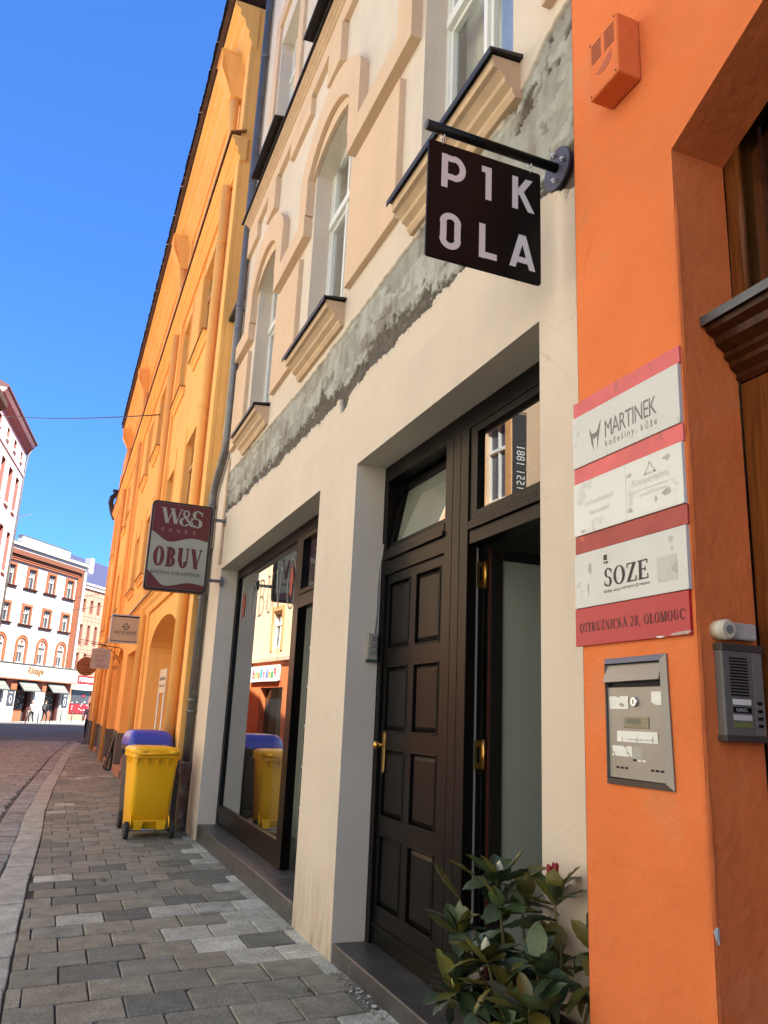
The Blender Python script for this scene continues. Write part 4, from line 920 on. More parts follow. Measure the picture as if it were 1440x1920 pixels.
t4 = thing('street_address_plate', 'glossy red plate reading OSTRUŽNICKÁ 28, OLOMOUC below the grey plates', 'sign', GP(PW/2, 0, 1.715), 0, 'name plates on the orange wall')
p = MB(); p.box(-.006, PW-.006, 0, .010, 1.712, 1.837, GP); p.build('panel', 'red', t4, bevel=.0015)
p = MB(); put_serif(p, 'OSTRUŽNICKÁ 28, OLOMOUC', GP, (.018, .512, 1.757, 1.787), T=.15, th=.055, gap=.12, d=.0106); p.build('lettering', 'ink', t4, fix=False)
torn(t4, .50, 1.719, .10, .014, 21, mat('worn_edge', (.45, .36, .33), .8, .3, 60), .0108)
torn(t4, .41, 1.715, .04, .006, 22, 'paper', .0109)

# ---- letter box
GM = lambda u, d, v: (XO-d, 2.142-u, v)
mbx = thing('letter_box', 'brushed steel letter box with paper labels set in the orange wall', 'letter box', GM(.14, 0, 1.288))
p = MB(); B = [(0, 1.288), (.296, 1.290), (.284, 1.667), (.002, 1.664)]; I = [(.016, 1.305), (.278, 1.307), (.268, 1.648), (.016, 1.647)]
for k in range(4):
    a, b, c, e = B[k], B[(k+1) % 4], I[(k+1) % 4], I[k]
    p.add([GM(a[0], .006, a[1]), GM(b[0], .006, b[1]), GM(c[0], .018, c[1]), GM(e[0], .018, e[1]), GM(a[0], -.01, a[1]), GM(b[0], -.01, b[1]), GM(c[0], -.004, c[1]), GM(e[0], -.004, e[1])], [(0, 1, 2, 3), (0, 4, 5, 1), (3, 2, 6, 7)])
p.build('frame', 'steel', mbx, fix=False)
p = MB(); p.box(.014, .282, -.02, .002, 1.30, 1.65, GM); p.build('back', 'black', mbx)
p = MB(); p.box(.018, .272, .003, .010, 1.308, 1.575, GM); dr = p.build('door', 'steel', mbx, bevel=.002)
p = MB(); p.add([GM(.016, .009, 1.643), GM(.268, .009, 1.643), GM(.270, .026, 1.594), GM(.016, .026, 1.590), GM(.270, .012, 1.592), GM(.016, .012, 1.588)], [(0, 1, 2, 3), (3, 2, 4, 5), (0, 3, 5), (1, 4, 2)])
p.build('flap', 'steel', mbx, fix=True)
p = MB(); p.tube([GM(.148, .009, 1.531), GM(.148, .018, 1.531)], [.015, .013], 16); lk = p.build('lock', 'bolt', dr)
p = MB(); p.box(.146, .150, .0181, .0186, 1.524, 1.538, GM); p.build('keyhole', 'black', lk)
p = MB(); p.box(.094, .207, .0101, .0125, 1.455, 1.487, GM); wn_ = p.build('name_window', mat('name_window', (.20, .17, .10), .25, .2, 9), dr, bevel=.002)
p = MB(); p.box(.108, .172, .0126, .0130, 1.468, 1.482, GM); p.build('name_card', mat('name_card', (.13, .13, .10), .5, .2, 20), wn_)
for q in ((.028, .118, 1.510, 1.548), (.220, .263, 1.522, 1.560), (.060, .243, 1.414, 1.446), (.034, .128, 1.372, 1.402)):
    p = MB(); n = 8
    for k in range(n):
        for j in range(3):
            a, b = q[0]+(q[1]-q[0])*k/n, q[0]+(q[1]-q[0])*(k+1)/n; c, e = q[2]+(q[3]-q[2])*j/3, q[2]+(q[3]-q[2])*(j+1)/3
            dd = lambda u, v: .0108+.0010*math.sin(u*90+v*60)+.0004*math.sin(v*300)
            p.quad(GM(a, dd(a, c), c), GM(b, dd(b, c), c), GM(b, dd(b, e), e), GM(a, dd(a, e), e))
    p.build('paper_label', 'paper', dr, fix=False)
p = MB(); p.prism(rrect(.05, .035, .008, 3, .15, 1.385), .0101, .0104, GM); p.build('tape', mat('clear_tape', (.30, .285, .26), .25, .1, 30), dr)
p = MB(); p.tube([GM(.11+.115*k/40, .0124, 1.423+.004*math.sin(k*1.9)*math.sin(k*.37)) for k in range(41)], .0006, 5); p.build('faded_scribble', 'faint', dr)
p = MB()
for u0, z in ((.052, 1.339), (.207, 1.340)):
    for k in range(3): p.box(u0+k*.020, u0+k*.020+.015, .0101, .0104, z-.003, z+.003, GM)
p.box(.130, .146, .0101, .0104, 1.361, 1.367, GM); p.parts('vent_slot', 'black', dr)
p = MB()
for u0 in (.152, .172): p.box(u0, u0+.014, .0101, .0104, 1.361, 1.366, GM)
p.parts('paper_in_slot', 'paper', dr)

# ---- intercom on the reveal (faces -y)
GI = lambda u, d, v: (1.668+u, YC-d, v)
ic = thing('intercom', 'grey door intercom with speaker slots on the doorway side wall', 'intercom', GI(.07, 0, 1.43))
p = MB(); p.box(.006, .150, 0, .030, 1.432, 1.690, GI); p.build('case', mat('intercom_grey', (.125, .118, .112), .5, .06, 9), ic, bevel=.004)
p = MB(); p.box(.004, .152, 0, .033, 1.672, 1.692, GI); p.box(.004, .152, 0, .033, 1.430, 1.448, GI); p.parts('end_cap', mat('intercom_brown', (.055, .045, .04), .5, .1, 9), ic, bevel=.002)
p = MB(); p.box(.112, .146, .030, .0315, 1.450, 1.670, GI); p.build('button_strip', mat('intercom_light', (.16, .152, .146), .45, .05, 9), ic)
for k in range(13):
    p = MB(); p.box(.030, .094, .0300, .0310, 1.650-k*.0082, 1.6542-k*.0082, GI); p.build('speaker_slot', 'black', ic)
for k, (m_, z) in enumerate((('paper', 1.528), ('black', 1.507), ('plate', 1.487), (mat('green_card', (.17, .19, .06), .5), 1.468))):
    p = MB(); p.box(.034, .098, .0301, .0318, z, z+.015, GI); nc = p.build('name_strip', m_, ic)
    p = MB(); p.box(.119, .136, .030, .0345, z+.002, z+.011, GI); p.build('button', 'black', ic, bevel=.002)
p = MB(); put_text(p, 'KANCL', GI, fit=(.044, .084, 1.510, 1.519), d=.0321); p.build('strip_lettering', 'letter', ic, fix=False)
lm = thing('sensor_lamp', 'small white round sensor lamp mounted above the intercom', 'lamp', GI(.06, 0, 1.70))
p = MB(); p.tube([GI(.022, .0, 1.728), GI(.022, .042, 1.728)], .028, 22); p.tube([GI(.022, .042, 1.728), GI(.022, .047, 1.728)], [.028, .023], 22, smooth=False); p.build('lamp_head', mat('ivory_plastic', (.55, .50, .38), .5, .12, 20), lm)
p = MB(); p.tube([GI(.022, .047, 1.728), GI(.022, .049, 1.728)], .012, 18); p.build('lens', mat('grey_lens', (.17, .18, .20), .3), lm)
p = MB(); p.box(.045, .140, 0, .030, 1.704, 1.752, GI); p.build('box', mat('dirty_clear_plastic', (.42, .40, .37), .4, .25, 18), lm, bevel=.008, seg=3)

# ---- alarm siren
al = thing('alarm_siren', 'orange painted alarm siren box with slots high on the orange wall', 'alarm', (XO, 1.94, 3.65))
GA = lambda u, d, v: (XO-d, 2.022-u, v)
p = MB(); p.add([GA(u, d, v) for d in (0, .10) for u, v in ((0, 3.648), (.163, 3.650), (.163, 3.905), (0, 3.893))], [(0, 1, 2, 3), (4, 7, 6, 5), (0, 4, 5, 1), (1, 5, 6, 2), (2, 6, 7, 3), (3, 7, 4, 0)]); p.build('case', 'orange', al, bevel=.008, seg=3)
for k in range(7):
    for u0 in (.018, .092):
        p = MB(); p.box(u0, u0+.055, .0995, .1006, 3.868-k*.0125, 3.8735-k*.0125, GA); p.build('slot', 'black', al)
p = MB(); hs = [(.05, 3.735)]+[(.085+.045*math.cos(Rd(a)), 3.745+.028*math.sin(Rd(a))) for a in range(180, 361, 20)]+[(.13, 3.775)]; p.prism(hs, .0995, .1012, GA); p.build('visor', mat('shaded_visor', (.42, .09, .03), .6), al)  # visor's shade is put into its colour, darker than the orange case
for u, v in ((.012, 3.886), (.150, 3.893), (.012, 3.662), (.150, 3.664)):
    p = MB(); p.tube([GA(u, .099, v), GA(u, .1015, v)], .004, 8); p.build('screw', 'dredwood', al)

# ------------------------------------------------------------------ hanging sign P1KOLA
hs = thing('hanging_shop_sign', 'square black hanging sign lettered P1K OLA on a black pole', 'sign', (1.78, 2.6, 3.86))
p = MB(); p.tube([(1.775, 2.6, 3.858), (1.128, 2.6, 3.862)], .0215, 18); p.build('pole', 'black', hs)
p = MB(); p.tube([(1.128, 2.6, 3.862), (1.124, 2.6, 3.862)], [.022, .017], 18, smooth=False); p.build('pole_end', mat('pole_end_grey', (.10, .10, .105), .5), hs)
p = MB(); p.tube([(1.778, 2.6, 3.857), (1.766, 2.6, 3.857)], .098, 32, smooth=False); fg = p.build('wall_flange', 'flange', hs, bevel=.002)
for a in (90, 180, 270):
    p = MB(); y, z = 2.6+.066*math.cos(Rd(a)), 3.857+.066*math.sin(Rd(a)); p.tube([(1.766, y, z), (1.750, y, z)], .011, 6, smooth=False); p.tube([(1.750, y, z), (1.742, y, z)], .006, 8); p.build('bolt', 'bolt', fg)
GS = lambda u, d, v: (1.142+u, 2.598-d, 3.252+v)
p = MB(); p.prism(rrect(.540, .545, .012, 4, .27, .2725), -.012, .0, GS); p.build('board', 'black', hs, bevel=.001)
def lt(*st): return [q for s in st for q in s]
L_, A_ = stroke_l, stroke_a; w = .029
gl_ = {
 'P': lt(L_(.075, .335, .075, .495, w), L_(.075, .478, .118, .478, w), L_(.075, .390, .118, .390, w), A_(.118, .434, .055, .061, -90, 90, w, w)),
 '1': lt(L_(.282, .335, .282, .495, w), L_(.249, .480, .282, .480, .030)),
 'K': lt(L_(.412, .335, .412, .495, w), L_(.424, .408, .482, .495, w), L_(.492, .335, .440, .425, w)),
 'O': lt(A_(.108, .170, .049, .049, 0, 180, w, w), A_(.108, .100, .049, .049, 180, 360, w, w), L_(.076, .098, .076, .172, w), L_(.140, .098, .140, .172, w)),
 'L': lt(L_(.255, .055, .255, .215, w), L_(.255, .071, .325, .071, w)),
 'A': lt(L_(.400, .055, .446, .215, w), L_(.496, .055, .450, .215, w), L_(.42, .095, .478, .095, .028)),
}
for ch, g in gl_.items():
    p = MB()
    for k, q in enumerate(g): p.add([GS(a, .0008+.00002*k, b) for a, b in q], [tuple(range(len(q)))])
    p.build('letter', 'letter', hs, fix=False)
for x in (1.205, 1.628):
    p = MB()
    for (zc, ax) in ((3.828, 0), (3.806, 1)):
        pts = [(x+(.011*math.cos(t) if not ax else 0), 2.6+(.011*math.cos(t) if ax else 0), zc+.016*math.sin(t)) for t in [k*6.2832/12 for k in range(13)]]
        p.tube(pts, .0022, 6, cap=False)
    p.build('chain_link', 'bolt', hs)

# ------------------------------------------------------------------ W&S OBUV box sign
ws = thing('shoe_shop_sign', 'maroon and cream box sign lettered W&S SHOES OBUV on wall brackets', 'sign', (1.7, 10.15, 2.86))
YS = 10.12; GB = lambda u, d, v: (.838+u, YS-d, 2.862+v)
Wd, Ht = .755, 1.13
p = MB(); p.prism(rrect(Wd, Ht, .055, 6, Wd/2, Ht/2), -.14, 0, GB); p.build('case', mat('maroon_black_case', (.022, .008, .008), .4, .1, 6), ws, bevel=.006)
p = MB(); p.prism(rrect(Wd-.05, Ht-.05, .04, 6, Wd/2, Ht/2), .0, .002, GB); p.build('face', 'signcream', ws, fix=True)
def smooth(T, x):
    for (a, b), (c, d) in zip(T, T[1:]):
        if x <= c: t = (x-a)/(c-a); t = t*t*(3-2*t); return b+(d-b)*t
    return T[-1][1]
def wave(u): return smooth([(0, .735), (.33, .615), (.72, .685), (1.05, .655)], u/Wd)
p = MB(); n = 36; u0, u1 = .027, Wd-.027
topc = [(u1-.038+.038*math.cos(Rd(a)), Ht-.027-.038+.038*math.sin(Rd(a))) for a in range(0, 91, 15)]+[(u0+.038+.038*math.cos(Rd(a)), Ht-.027-.038+.038*math.sin(Rd(a))) for a in range(90, 181, 15)]
low = [(u0+(u1-u0)*k/n, wave(u0+(u1-u0)*k/n)) for k in range(n+1)]
p.prism(low+topc, .002, .0032, GB); p.build('top_field', 'maroon', ws)
def wave2(u): return smooth([(0, .24), (.33, .058), (.74, .118), (1.05, .095)], u/Wd)
botc = [(u0+.038+.038*math.cos(Rd(a)), .027+.038+.038*math.sin(Rd(a))) for a in range(180, 271, 15)]+[(u1-.038+.038*math.cos(Rd(a)), .027+.038+.038*math.sin(Rd(a))) for a in range(270, 361, 15)]
hi = [(u1-(u1-u0)*k/n, wave2(u1-(u1-u0)*k/n)) for k in range(n+1)]
p = MB(); p.prism(botc+hi, .002, .0032, GB); p.build('bottom_field', 'maroon', ws)
p = MB(); put_serif(p, 'W', GB, (.115, .395, .850, 1.045), T=.17, th=.05, d=.0036); put_serif(p, '&', GB, (.335, .535, .835, 1.040), T=.17, th=.06, d=.0050); put_serif(p, 'S', GB, (.49, .645, .830, 1.045), T=.18, th=.06, d=.0064); p.build('large_letters', 'signcream', ws, fix=False)
p = MB()
for k, ch in enumerate('SHOES'): put_serif(p, ch, GB, (.135+k*.098, .135+k*.098+.034, .742, .782), T=.12, th=.06, d=.0036)
p.build('small_letters', mat('pinkish_letters', (.36, .27, .24), .5), ws, fix=False)
p = MB(); put_serif(p, 'OBUV', GB, (.070, .675, .300, .545), T=.27, th=.085, gap=.09, d=.0036); p.build('letters', 'maroon', ws, fix=False)
p = MB(); put_serif(p, 'KOŽENÁ GALANTERIE', GB, (.065, .670, .205, .243), T=.20, th=.085, gap=.08, d=.0036); p.build('fine_letters', mat('dark_green_print', (.07, .075, .06), .5), ws, fix=False)
for v in (.98, .19):
    p = MB(); p.box(Wd-.005, 1.785-.838, -.09, -.05, v-.018, v+.018, GB); p.box(1.775-.838, 1.79-.838, -.12, -.02, v-.06, v+.06, GB); p.build('bracket', 'zinc', ws, bevel=.003)

# ------------------------------------------------------------------ waste bins
def bin_(name, label, m, lidm, loc, rz, lid_h, scale=1.):
    t = thing(name, label, 'waste bin', loc, rz)
    def B(x, y, z): return (x*scale, y*scale, z*scale)
    def rr(w, d, r, z, yo=0, n=4): return [(x, y+yo, z) for x, y in rrect(w, d, r, n)]
    p = MB(); lv = [(.40, .40, .05, .075, .03), (.46, .50, .055, .12, .02), (.50, .56, .06, .55, .01), (.535, .62, .06, .96, .0)]
    rg = [rr(a, b, c, z, yo) for a, b, c, z, yo in lv]; n = len(rg[0]); vs = [B(*v) for q in rg for v in q]
    fs = [tuple(range(n))[::-1]]+[(i*n+k, i*n+(k+1) % n, (i+1)*n+(k+1) % n, (i+1)*n+k) for i in range(len(rg)-1) for k in range(n)]
    p.add(vs, fs, True); body = p.build('body', m, t, local=True, fix=True)
    # rear skirt with the foot cut-out, axle housings
    p = MB(); G2 = lambda u, d, v: B(u, -.262-d+(v-.1)*-.045, v)
    sk = [(-.185, .10), (-.095, .10), (-.075, .19), (.075, .19), (.095, .10), (.185, .10), (.20, .215), (-.20, .215)]
    p.prism(sk, 0, .022, G2); p.build('skirt', m, body, local=True, bevel=.006)
    # wheel bulge outlines
    for s in (-1, 1):
        p = MB(); p.tube([B(s*(.215+.012), -.21+.09*math.cos(Rd(a)), .13+.13*math.sin(Rd(a))) for a in range(0, 181, 20)], .010*scale, 8); p.build('wheel_arch', m, body, local=True)
    # rim and ribs
    p = MB(); ro, ri = rr(.580, .675, .07, .985), rr(.53, .62, .06, .985); lo = rr(.585, .68, .07, .935); n = len(ro)
    vs = [B(*v) for v in lo+ro+ri]; p.add(vs, [(k, (k+1) % n, n+(k+1) % n, n+k) for k in range(n)]+[(n+k, n+(k+1) % n, 2*n+(k+1) % n, 2*n+k) for k in range(n)]+[tuple(range(n))[::-1]]); p.build('rim', m, body, local=True, fix=True)
    p = MB()
    for x in (-.235, -.10, .02, .14, .245):
        p.prism([(-.345, .93), (-.312, .93), (-.304, .84)], x-.006, x+.006, lambda u, d, v: B(d, u, v))
    for x in (-.291,):
        for y in (-.1, .12): p.box(x, x+.03, y-.006, y+.006, .86, .935, lambda a, b, c: B(a, b, c))
    p.parts('rim_rib', m, body, local=True)
    # lid: domed
    p = MB(); rings = []
    for k, (q, z) in enumerate(((1.0, .99), (1.0, 1.02), (.97, 1.02+.35*lid_h), (.88, 1.02+.75*lid_h), (.70, 1.02+.95*lid_h), (.35, 1.02+lid_h))):
        rings.append(rr(.585*q, .69*q, .08*q, z, .0))
    n = len(rings[0]); vs = [B(*v) for q in rings for v in q]
    p.add(vs, [(i*n+k, i*n+(k+1) % n, (i+1)*n+(k+1) % n, (i+1)*n+k) for i in range(len(rings)-1) for k in range(n)]+[tuple((len(rings)-1)*n+k for k in range(n))], True)
    lid = p.build('lid', lidm, t, local=True, fix=True)
    p = MB()
    for x in (-.19, .19): p.tube([B(x-.05, -.365, 1.0), B(x+.05, -.365, 1.0)], .020*scale, 10); p.box(x-.05, x+.05, -.365, -.30, .985, 1.015, lambda a, b, c: B(a, b, c))
    p.build('hinge', lidm, lid, local=True)
    p = MB(); p.tube([B(-.25, -.375, .985), B(.25, -.375, .985)], .014*scale, 10); p.build('handle_bar', m, t, local=True)
    p = MB(); p.tube([B(-.275, -.255, .10), B(.275, -.255, .10)], .011*scale, 10); p.build('axle', 'bolt', t, local=True)
    for s in (-1, 1):
        p = MB(); p.tube([B(s*.245, -.255, .10), B(s*.250, -.255, .10), B(s*.290, -.255, .10), B(s*.295, -.255, .10)], [.085*scale, .10*scale, .10*scale, .085*scale], 24, smooth=True); wh = p.build('wheel', 'rubber', t, local=True, bevel=.004)
        p = MB(); p.tube([B(s*.2955, -.255, .10), B(s*.300, -.255, .10)], [.055*scale, .05*scale], 18); p.tube([B(s*.300, -.255, .10), B(s*.304, -.255, .10)], .014*scale, 10); p.build('hub', mat('dark_hub', (.05, .05, .05), .5), wh, local=True)
    return t
bin_('wheelie_bin', 'yellow wheelie bin standing on the pavement beside the down pipe', 'binY', 'binY', (1.235, 10.66, gz(10.6)), Rd(5), .045, .98)
bin_('wheelie_bin', 'wheelie bin with domed blue lid standing behind the yellow bin', mat('grey_bin_plastic', (.055, .055, .06), .5, .1, 4), 'binB', (1.265, 11.66, gz(11.6)), Rd(3), .16, 1.03)

# ------------------------------------------------------------------ yellow building
XY = 1.66; F = FX(XY); Y0, Y1 = 11.16, 39.5
YB = thing('yellow_town_house', 'long golden yellow town house with tiled eaves and painted down pipes', 'building', (2, 20, 0))
CW = [(13.1, 14.4), (15.85, 17.05), (20.0, 21.3), (22.9, 24.2), (27.4, 28.7), (30.3, 31.6), (33.6, 34.9), (36.6, 37.8)]
mb = MB(); rv = MB()
gops = [(12.83, 16.8, -.3, 3.06, .55, 'ell', 1.1), (19.8, 22.12, -.3, 2.77, 0, 'seg', .45), (23.7, 25.8, -.3, 3.08, .30, 'ell', .45), (27.2, 28.9, -.3, 2.75, 0, 'seg', .45), (30.6, 32.4, -.3, 2.75, 0, 'seg', .45), (35, 37.4, -.3, 2.9, .4, 'ell', .45)]
ops = gops+[(a, b, 4.58, 6.17, 0, 'seg', .17) for a, b in CW]+[(a, b, 7.85, 9.64, 0, 'seg', .17) for a, b in CW]
wall(mb, F, Y0, Y1, -.4, 13.0, ops, None, .17)
mb.quad((XY, Y0, -.4), (12, Y0, -.4), (12, Y0, 13), (XY, Y0, 13)); mb.quad((XY, Y1, -.4), (12, Y1, -.4), (12, Y1, 13), (XY, Y1, 13)); mb.quad((12, Y0, -.4), (12, Y1, -.4), (12, Y1, 13), (12, Y0, 13))
mb.quad((XY, Y0, 13), (12, Y0, 13), (12, Y1, 13), (XY, Y1, 13))
mb.build('wall', 'yellow', YB, fix=False)
mb = MB()
for o in gops: mb.box(o[0]-.1, o[1]+.1, -o[6]-.05, -o[6], -.4, o[3]+.1, F)
mb.parts('recess_back', 'yellow', YB)
for k, (a, b) in enumerate(CW):
    for z0, z1 in ((4.58, 6.17), (7.85, 9.64)):
        casement('window', F, a, b, z0, z1, -.11, YB, fm=mat('tan_frame', (.42, .22, .08), .6) if k < 3 else 'whitewood', gl=mat('dark_pane', (.02, .022, .025), .08, .1, 2, spec=.8), back=None, tran=(.68,))
        mb = MB(); mb.box(a-.085, a-.04, -.01, .018, z0-.1, z1+.35, F); mb.box(b+.04, b+.085, -.01, .018, z0-.1, z1+.35, F); mb.parts('window_fillet', 'yellow', YB)
        mb = MB(); strip_prism(mb, F, [(-.1, z0-.16), (.03, z0-.16), (.05, z0-.12), (.05, z0-.09), (.10, z0-.05), (.10, z0-.015), (-.1, z0-.012)], a-.14, b+.14); s = mb.build('window_sill', 'yellow', YB, bevel=.004)
        mb = MB(); mb.box(a-.16, b+.16, -.1, .125, z0-.011, z0+.004, F); mb.build('sill_tin', mat('painted_tin', (.30, .13, .035), .6, .2, 6), s)
# pilasters and plinths
for a, b in ((11.16, 11.50), (17.35, 17.6), (18.45, 18.7), (25.95, 26.25), (38.9, 39.5)):
    mb = MB(); mb.box(a, b, -.01, .055, -.4, 12.2, F); mb.build('pilaster', 'yellow', YB, bevel=.006)
    mb = MB(); mb.box(a-.005, b+.005, -.01, .065, -.4, .80, F); mb.build('pilaster_foot', 'plinth', YB)
for a, b in ((11.505, 12.82), (16.81, 17.345), (17.605, 18.445), (18.705, 19.79), (22.13, 23.69), (25.81, 25.945), (26.255, 27.19), (28.91, 30.59), (32.41, 34.99), (37.41, 38.895)):
    mb = MB(); mb.box(a, b, -.01, .03, -.4, .80, F)
    mb.build('plinth', 'plinth', YB, bevel=.006)
for o in gops[1:]:
    for u in (o[0], o[1]):
        mb = MB(); mb.box(u-.006 if u == o[0] else u-.014, u+.014 if u == o[0] else u+.006, -.43, .028, -.4, .80, F); mb.parts('reveal_plinth', 'plinth', YB)
for a, b in ((19.85, 22.1), (23.75, 25.75), (27.25, 28.85), (30.65, 32.35)):
    mb = MB(); mb.box(a, b, -.42, .06, -.4, gz(a)+.16, F); mb.box(a+.1, b-.1, -.42, -.12, -.4, gz(a)+.32, F); mb.build('step', 'terracotta', YB, bevel=.008)
# ledge over the ground floor, main cornice, eaves
mb = MB(); strip_prism(mb, F, [(-.05, 3.36), (.05, 3.36), (.07, 3.42), (.07, 3.46), (.12, 3.52), (.13, 3.57), (.18, 3.61), (.18, 3.64), (-.05, 3.66)], 12.2, Y1); mb.build('ledge', 'yellow', YB)
mb = MB(); strip_prism(mb, F, [(-.02, 3.70), (.20, 3.645), (.20, 3.62), (.205, 3.62), (.205, 3.66), (-.02, 3.72)], 12.2, Y1+.02); mb.build('ledge_tin', mat('brown_tin', (.20, .085, .028), .5, .3, 6), YB)
mb = MB(); strip_prism(mb, F, [(-.05, 9.96), (.05, 9.96), (.06, 10.04), (.09, 10.06), (.09, 10.16), (.15, 10.20), (.15, 10.27), (.20, 10.31), (.20, 10.37), (-.05, 10.38)], Y0-.05, Y1); mb.build('cornice', 'yellow', YB)
mb = MB(); strip_prism(mb, F, [(-.02, 10.50), (.23, 10.39), (.23, 10.36), (.236, 10.36), (.236, 10.41), (-.02, 10.52)], Y0-.07, Y1+.02); mb.build('cornice_tin', mat('cornice_tin', (.30, .13, .04), .55, .3, 5), YB)
mb = MB(); strip_prism(mb, F, [(-.05, 12.15), (.04, 12.15), (.05, 12.28), (.10, 12.33), (.10, 12.45), (.16, 12.52), (.19, 12.66), (.27, 12.72), (.28, 12.84), (.36, 12.88), (.37, 12.97), (-.05, 12.98)], Y0-.02, 34.2); mb.build('eaves_moulding', 'yellow', YB)
mb = MB(); strip_prism(mb, F, [(-9, 17.5), (-9, 17.3), (.40, 12.98), (.46, 12.985), (.46, 13.03)], Y0-.06, 34.3); rf = mb.build('roof', 'tile', YB)
tm = MB(); n = 8
for i, dd in enumerate((.50, .18)):
    for k in range(n+1):
        a = math.pi*k/n; tm.v.append((-dd, .088*math.cos(a), 13.055+(.50-dd)*.45+.055*math.sin(a))); tm.a.append(0)
for k in range(n): tm.f.append([k, k+1, n+2+k, n+1+k]); tm.sm.append(True)
for k in range(n+1):
    tm.v.append((-.50, tm.v[k][1]*.8, tm.v[k][2]-.022)); tm.a.append(0)
for k in range(n): tm.f.append([k, k+1, 2*(n+1)+k+1, 2*(n+1)+k]); tm.sm.append(False)
t0 = tm.build('roof_tile', 'tile', rf, fix=False)
y = Y0-.02; first = True
while y < 34.2:
    if first: o = t0; first = False
    else: o = t0.copy(); COL.objects.link(o)
    o.location = (XY+random.uniform(-.008, .008), y, random.uniform(-.006, .006)); o.rotation_euler = (0, 0, random.uniform(-.03, .03)); y += .171
# painted down pipes with hopper boxes
for y in (11.95, 17.98, 26.5, 33.0):
    mb = MB(); mb.tube([(XY-.085, y, 9.98), (XY-.085, y, gz(y))], .075, 16); mb.build('painted_pipe', 'yellow', YB)
    mb = MB()
    for z in (8.9, 6.0, 3.1): mb.tube([(XY-.085, y, z), (XY-.085, y, z+.02)], .080, 16)
    mb.parts('pipe_collar', 'yellow', YB)
    mb = MB(); mb.tube([(XY-.11, y, 11.75), (XY-.11, y, 10.45)], .075, 16); mb.build('upper_pipe', 'yellow', YB)
    mb = MB(); mb.add([(XY-d, y+s*w, z) for d, w, z in ((0, .22, 12.45), (.42, .22, 12.45), (.42, .22, 12.15), (.20, .10, 11.72), (0, .10, 11.72)) for s in (-1, 1)],
        [(0, 1, 3, 2), (2, 3, 5, 4), (4, 5, 7, 6), (6, 7, 9, 8), (0, 2, 4, 6, 8), (1, 9, 7, 5, 3), (0, 8, 9, 1)]); h = mb.build('hopper_box', 'yellow', YB, fix=True, bevel=.006)
    mb = MB(); mb.box(XY-.45, XY, y-.24, y+.24, 12.45, 12.49); mb.build('hopper_lid', 'yellow', h)
mb = MB(); mb.tube([(1.66, 39.6, 11.5), (1.36, 39.6, 11.2), (1.33, 39.6, 10.95), (1.45, 39.6, 10.5), (1.62, 39.6, 10.15)], .12, 10); mb.box(1.36, 1.66, 39.52, 39.8, 11.5, 11.6); mb.build('gutter_end', 'tin', YB)
mb = MB(); mb.box(1.61, 1.655, 12.0, 12.62, .55, 1.20); mb.build('meter_cover', 'steel', YB, bevel=.004)
# next house round the bend (hidden, but it shades the street)
NB = thing('next_house', 'yellow rendered house continuing the row round the bend', 'building', (8, 48, 0))
mb = MB(); mb.box(2.75, 16, 40.5, 56, -.3, 12.5); mb.build('wall', 'yellow', NB)
mb = MB(); mb.add([(2.4, 40.3, 12.5), (16.3, 40.3, 12.5), (16.3, 56.2, 12.5), (2.4, 56.2, 12.5), (9, 40.3, 16), (9, 56.2, 16)], [(0, 1, 4), (3, 5, 2), (0, 4, 5, 3), (1, 2, 5, 4), (0, 3, 2, 1)]); mb.build('roof', 'tile', NB)

# ---- signs along the yellow house
ns = thing('box_sign', 'tan square box sign lettered NATUR HOUSE hanging from the yellow house', 'sign', (1.6, 18, 2.76))
GN = lambda u, d, v: (.93+u, 18-d, 2.76+v)
p = MB(); 
for q in ((0, .63, 0, .025), (0, .63, .575, .60), (0, .025, .025, .575), (.605, .63, .025, .575)): p.box(q[0], q[1], -.12, .012, q[2], q[3], GN)
p.build('frame', 'alu', ns)
p = MB(); p.box(.02, .61, -.11, .0, .02, .58, GN); p.build('face', 'natur', ns)
p = MB(); p.box(.03, .60, .0, .004, .545, .572, GN); p.box(.03, .60, .0, .004, .03, .045, GN); p.parts('painted_shade', 'black', ns)  # black strips paint the shade inside the frame onto the face
p = MB(); put_text(p, 'NATUR HOUSE', GN, fit=(.095, .535, .195, .255), d=.002, off=.012); put_text(p, 'česká a přírodní kosmetika', GN, fit=(.14, .49, .160, .180), d=.002, off=.01)
for k, q in enumerate(stroke_a(.315, .365, .072, .085, 180, 360, .016, .016)+stroke_l(.245, .365, .315, .33, .016)+stroke_l(.385, .365, .315, .33, .016)+stroke_l(.28, .365, .317, .43, .014)+stroke_l(.35, .365, .313, .43, .014)): p.add([GN(a, .0021+.0001*(k % 9), b) for a, b in q], [tuple(range(len(q)))])
p.build('print', 'ink', ns, fix=False)
p = MB(); p.box(.63, .73, -.07, -.04, .53, .56, GN); p.box(.63, .73, -.07, -.04, .02, .05, GN); p.tube([GN(.68, -.05, 0), GN(.68, -.05, .6)], .015, 8); p.build('bracket', mat('brown_bracket', (.10, .05, .03), .5), ns)
vs_ = thing('painted_hanging_sign', 'grey hanging sign reading VLASY PLEŤ TĚLO on a scrolled iron bracket', 'sign', (1.5, 24.5, 2.4))
GV = lambda u, d, v: (.85+u, 24.5-d, 2.46+v)
p = MB(); p.prism([(0, 0), (.52, .01), (.52, .55), (.26, .60), (0, .56)], -.02, 0, GV); p.build('board', 'greysign', vs_, bevel=.003)
p = MB(); put_serif(p, 'VLASY,', GV, (.10, .44, .33, .42), d=.002); put_serif(p, 'PLEŤ', GV, (.13, .36, .19, .28), d=.002); put_serif(p, 'TĚLO', GV, (.14, .42, .05, .14), d=.002); put_text(p, 'Pro péči o krásu', GV, fit=(.03, .47, .46, .52), d=.002, shear=.3); p.build('lettering', 'greyink', vs_, fix=False)
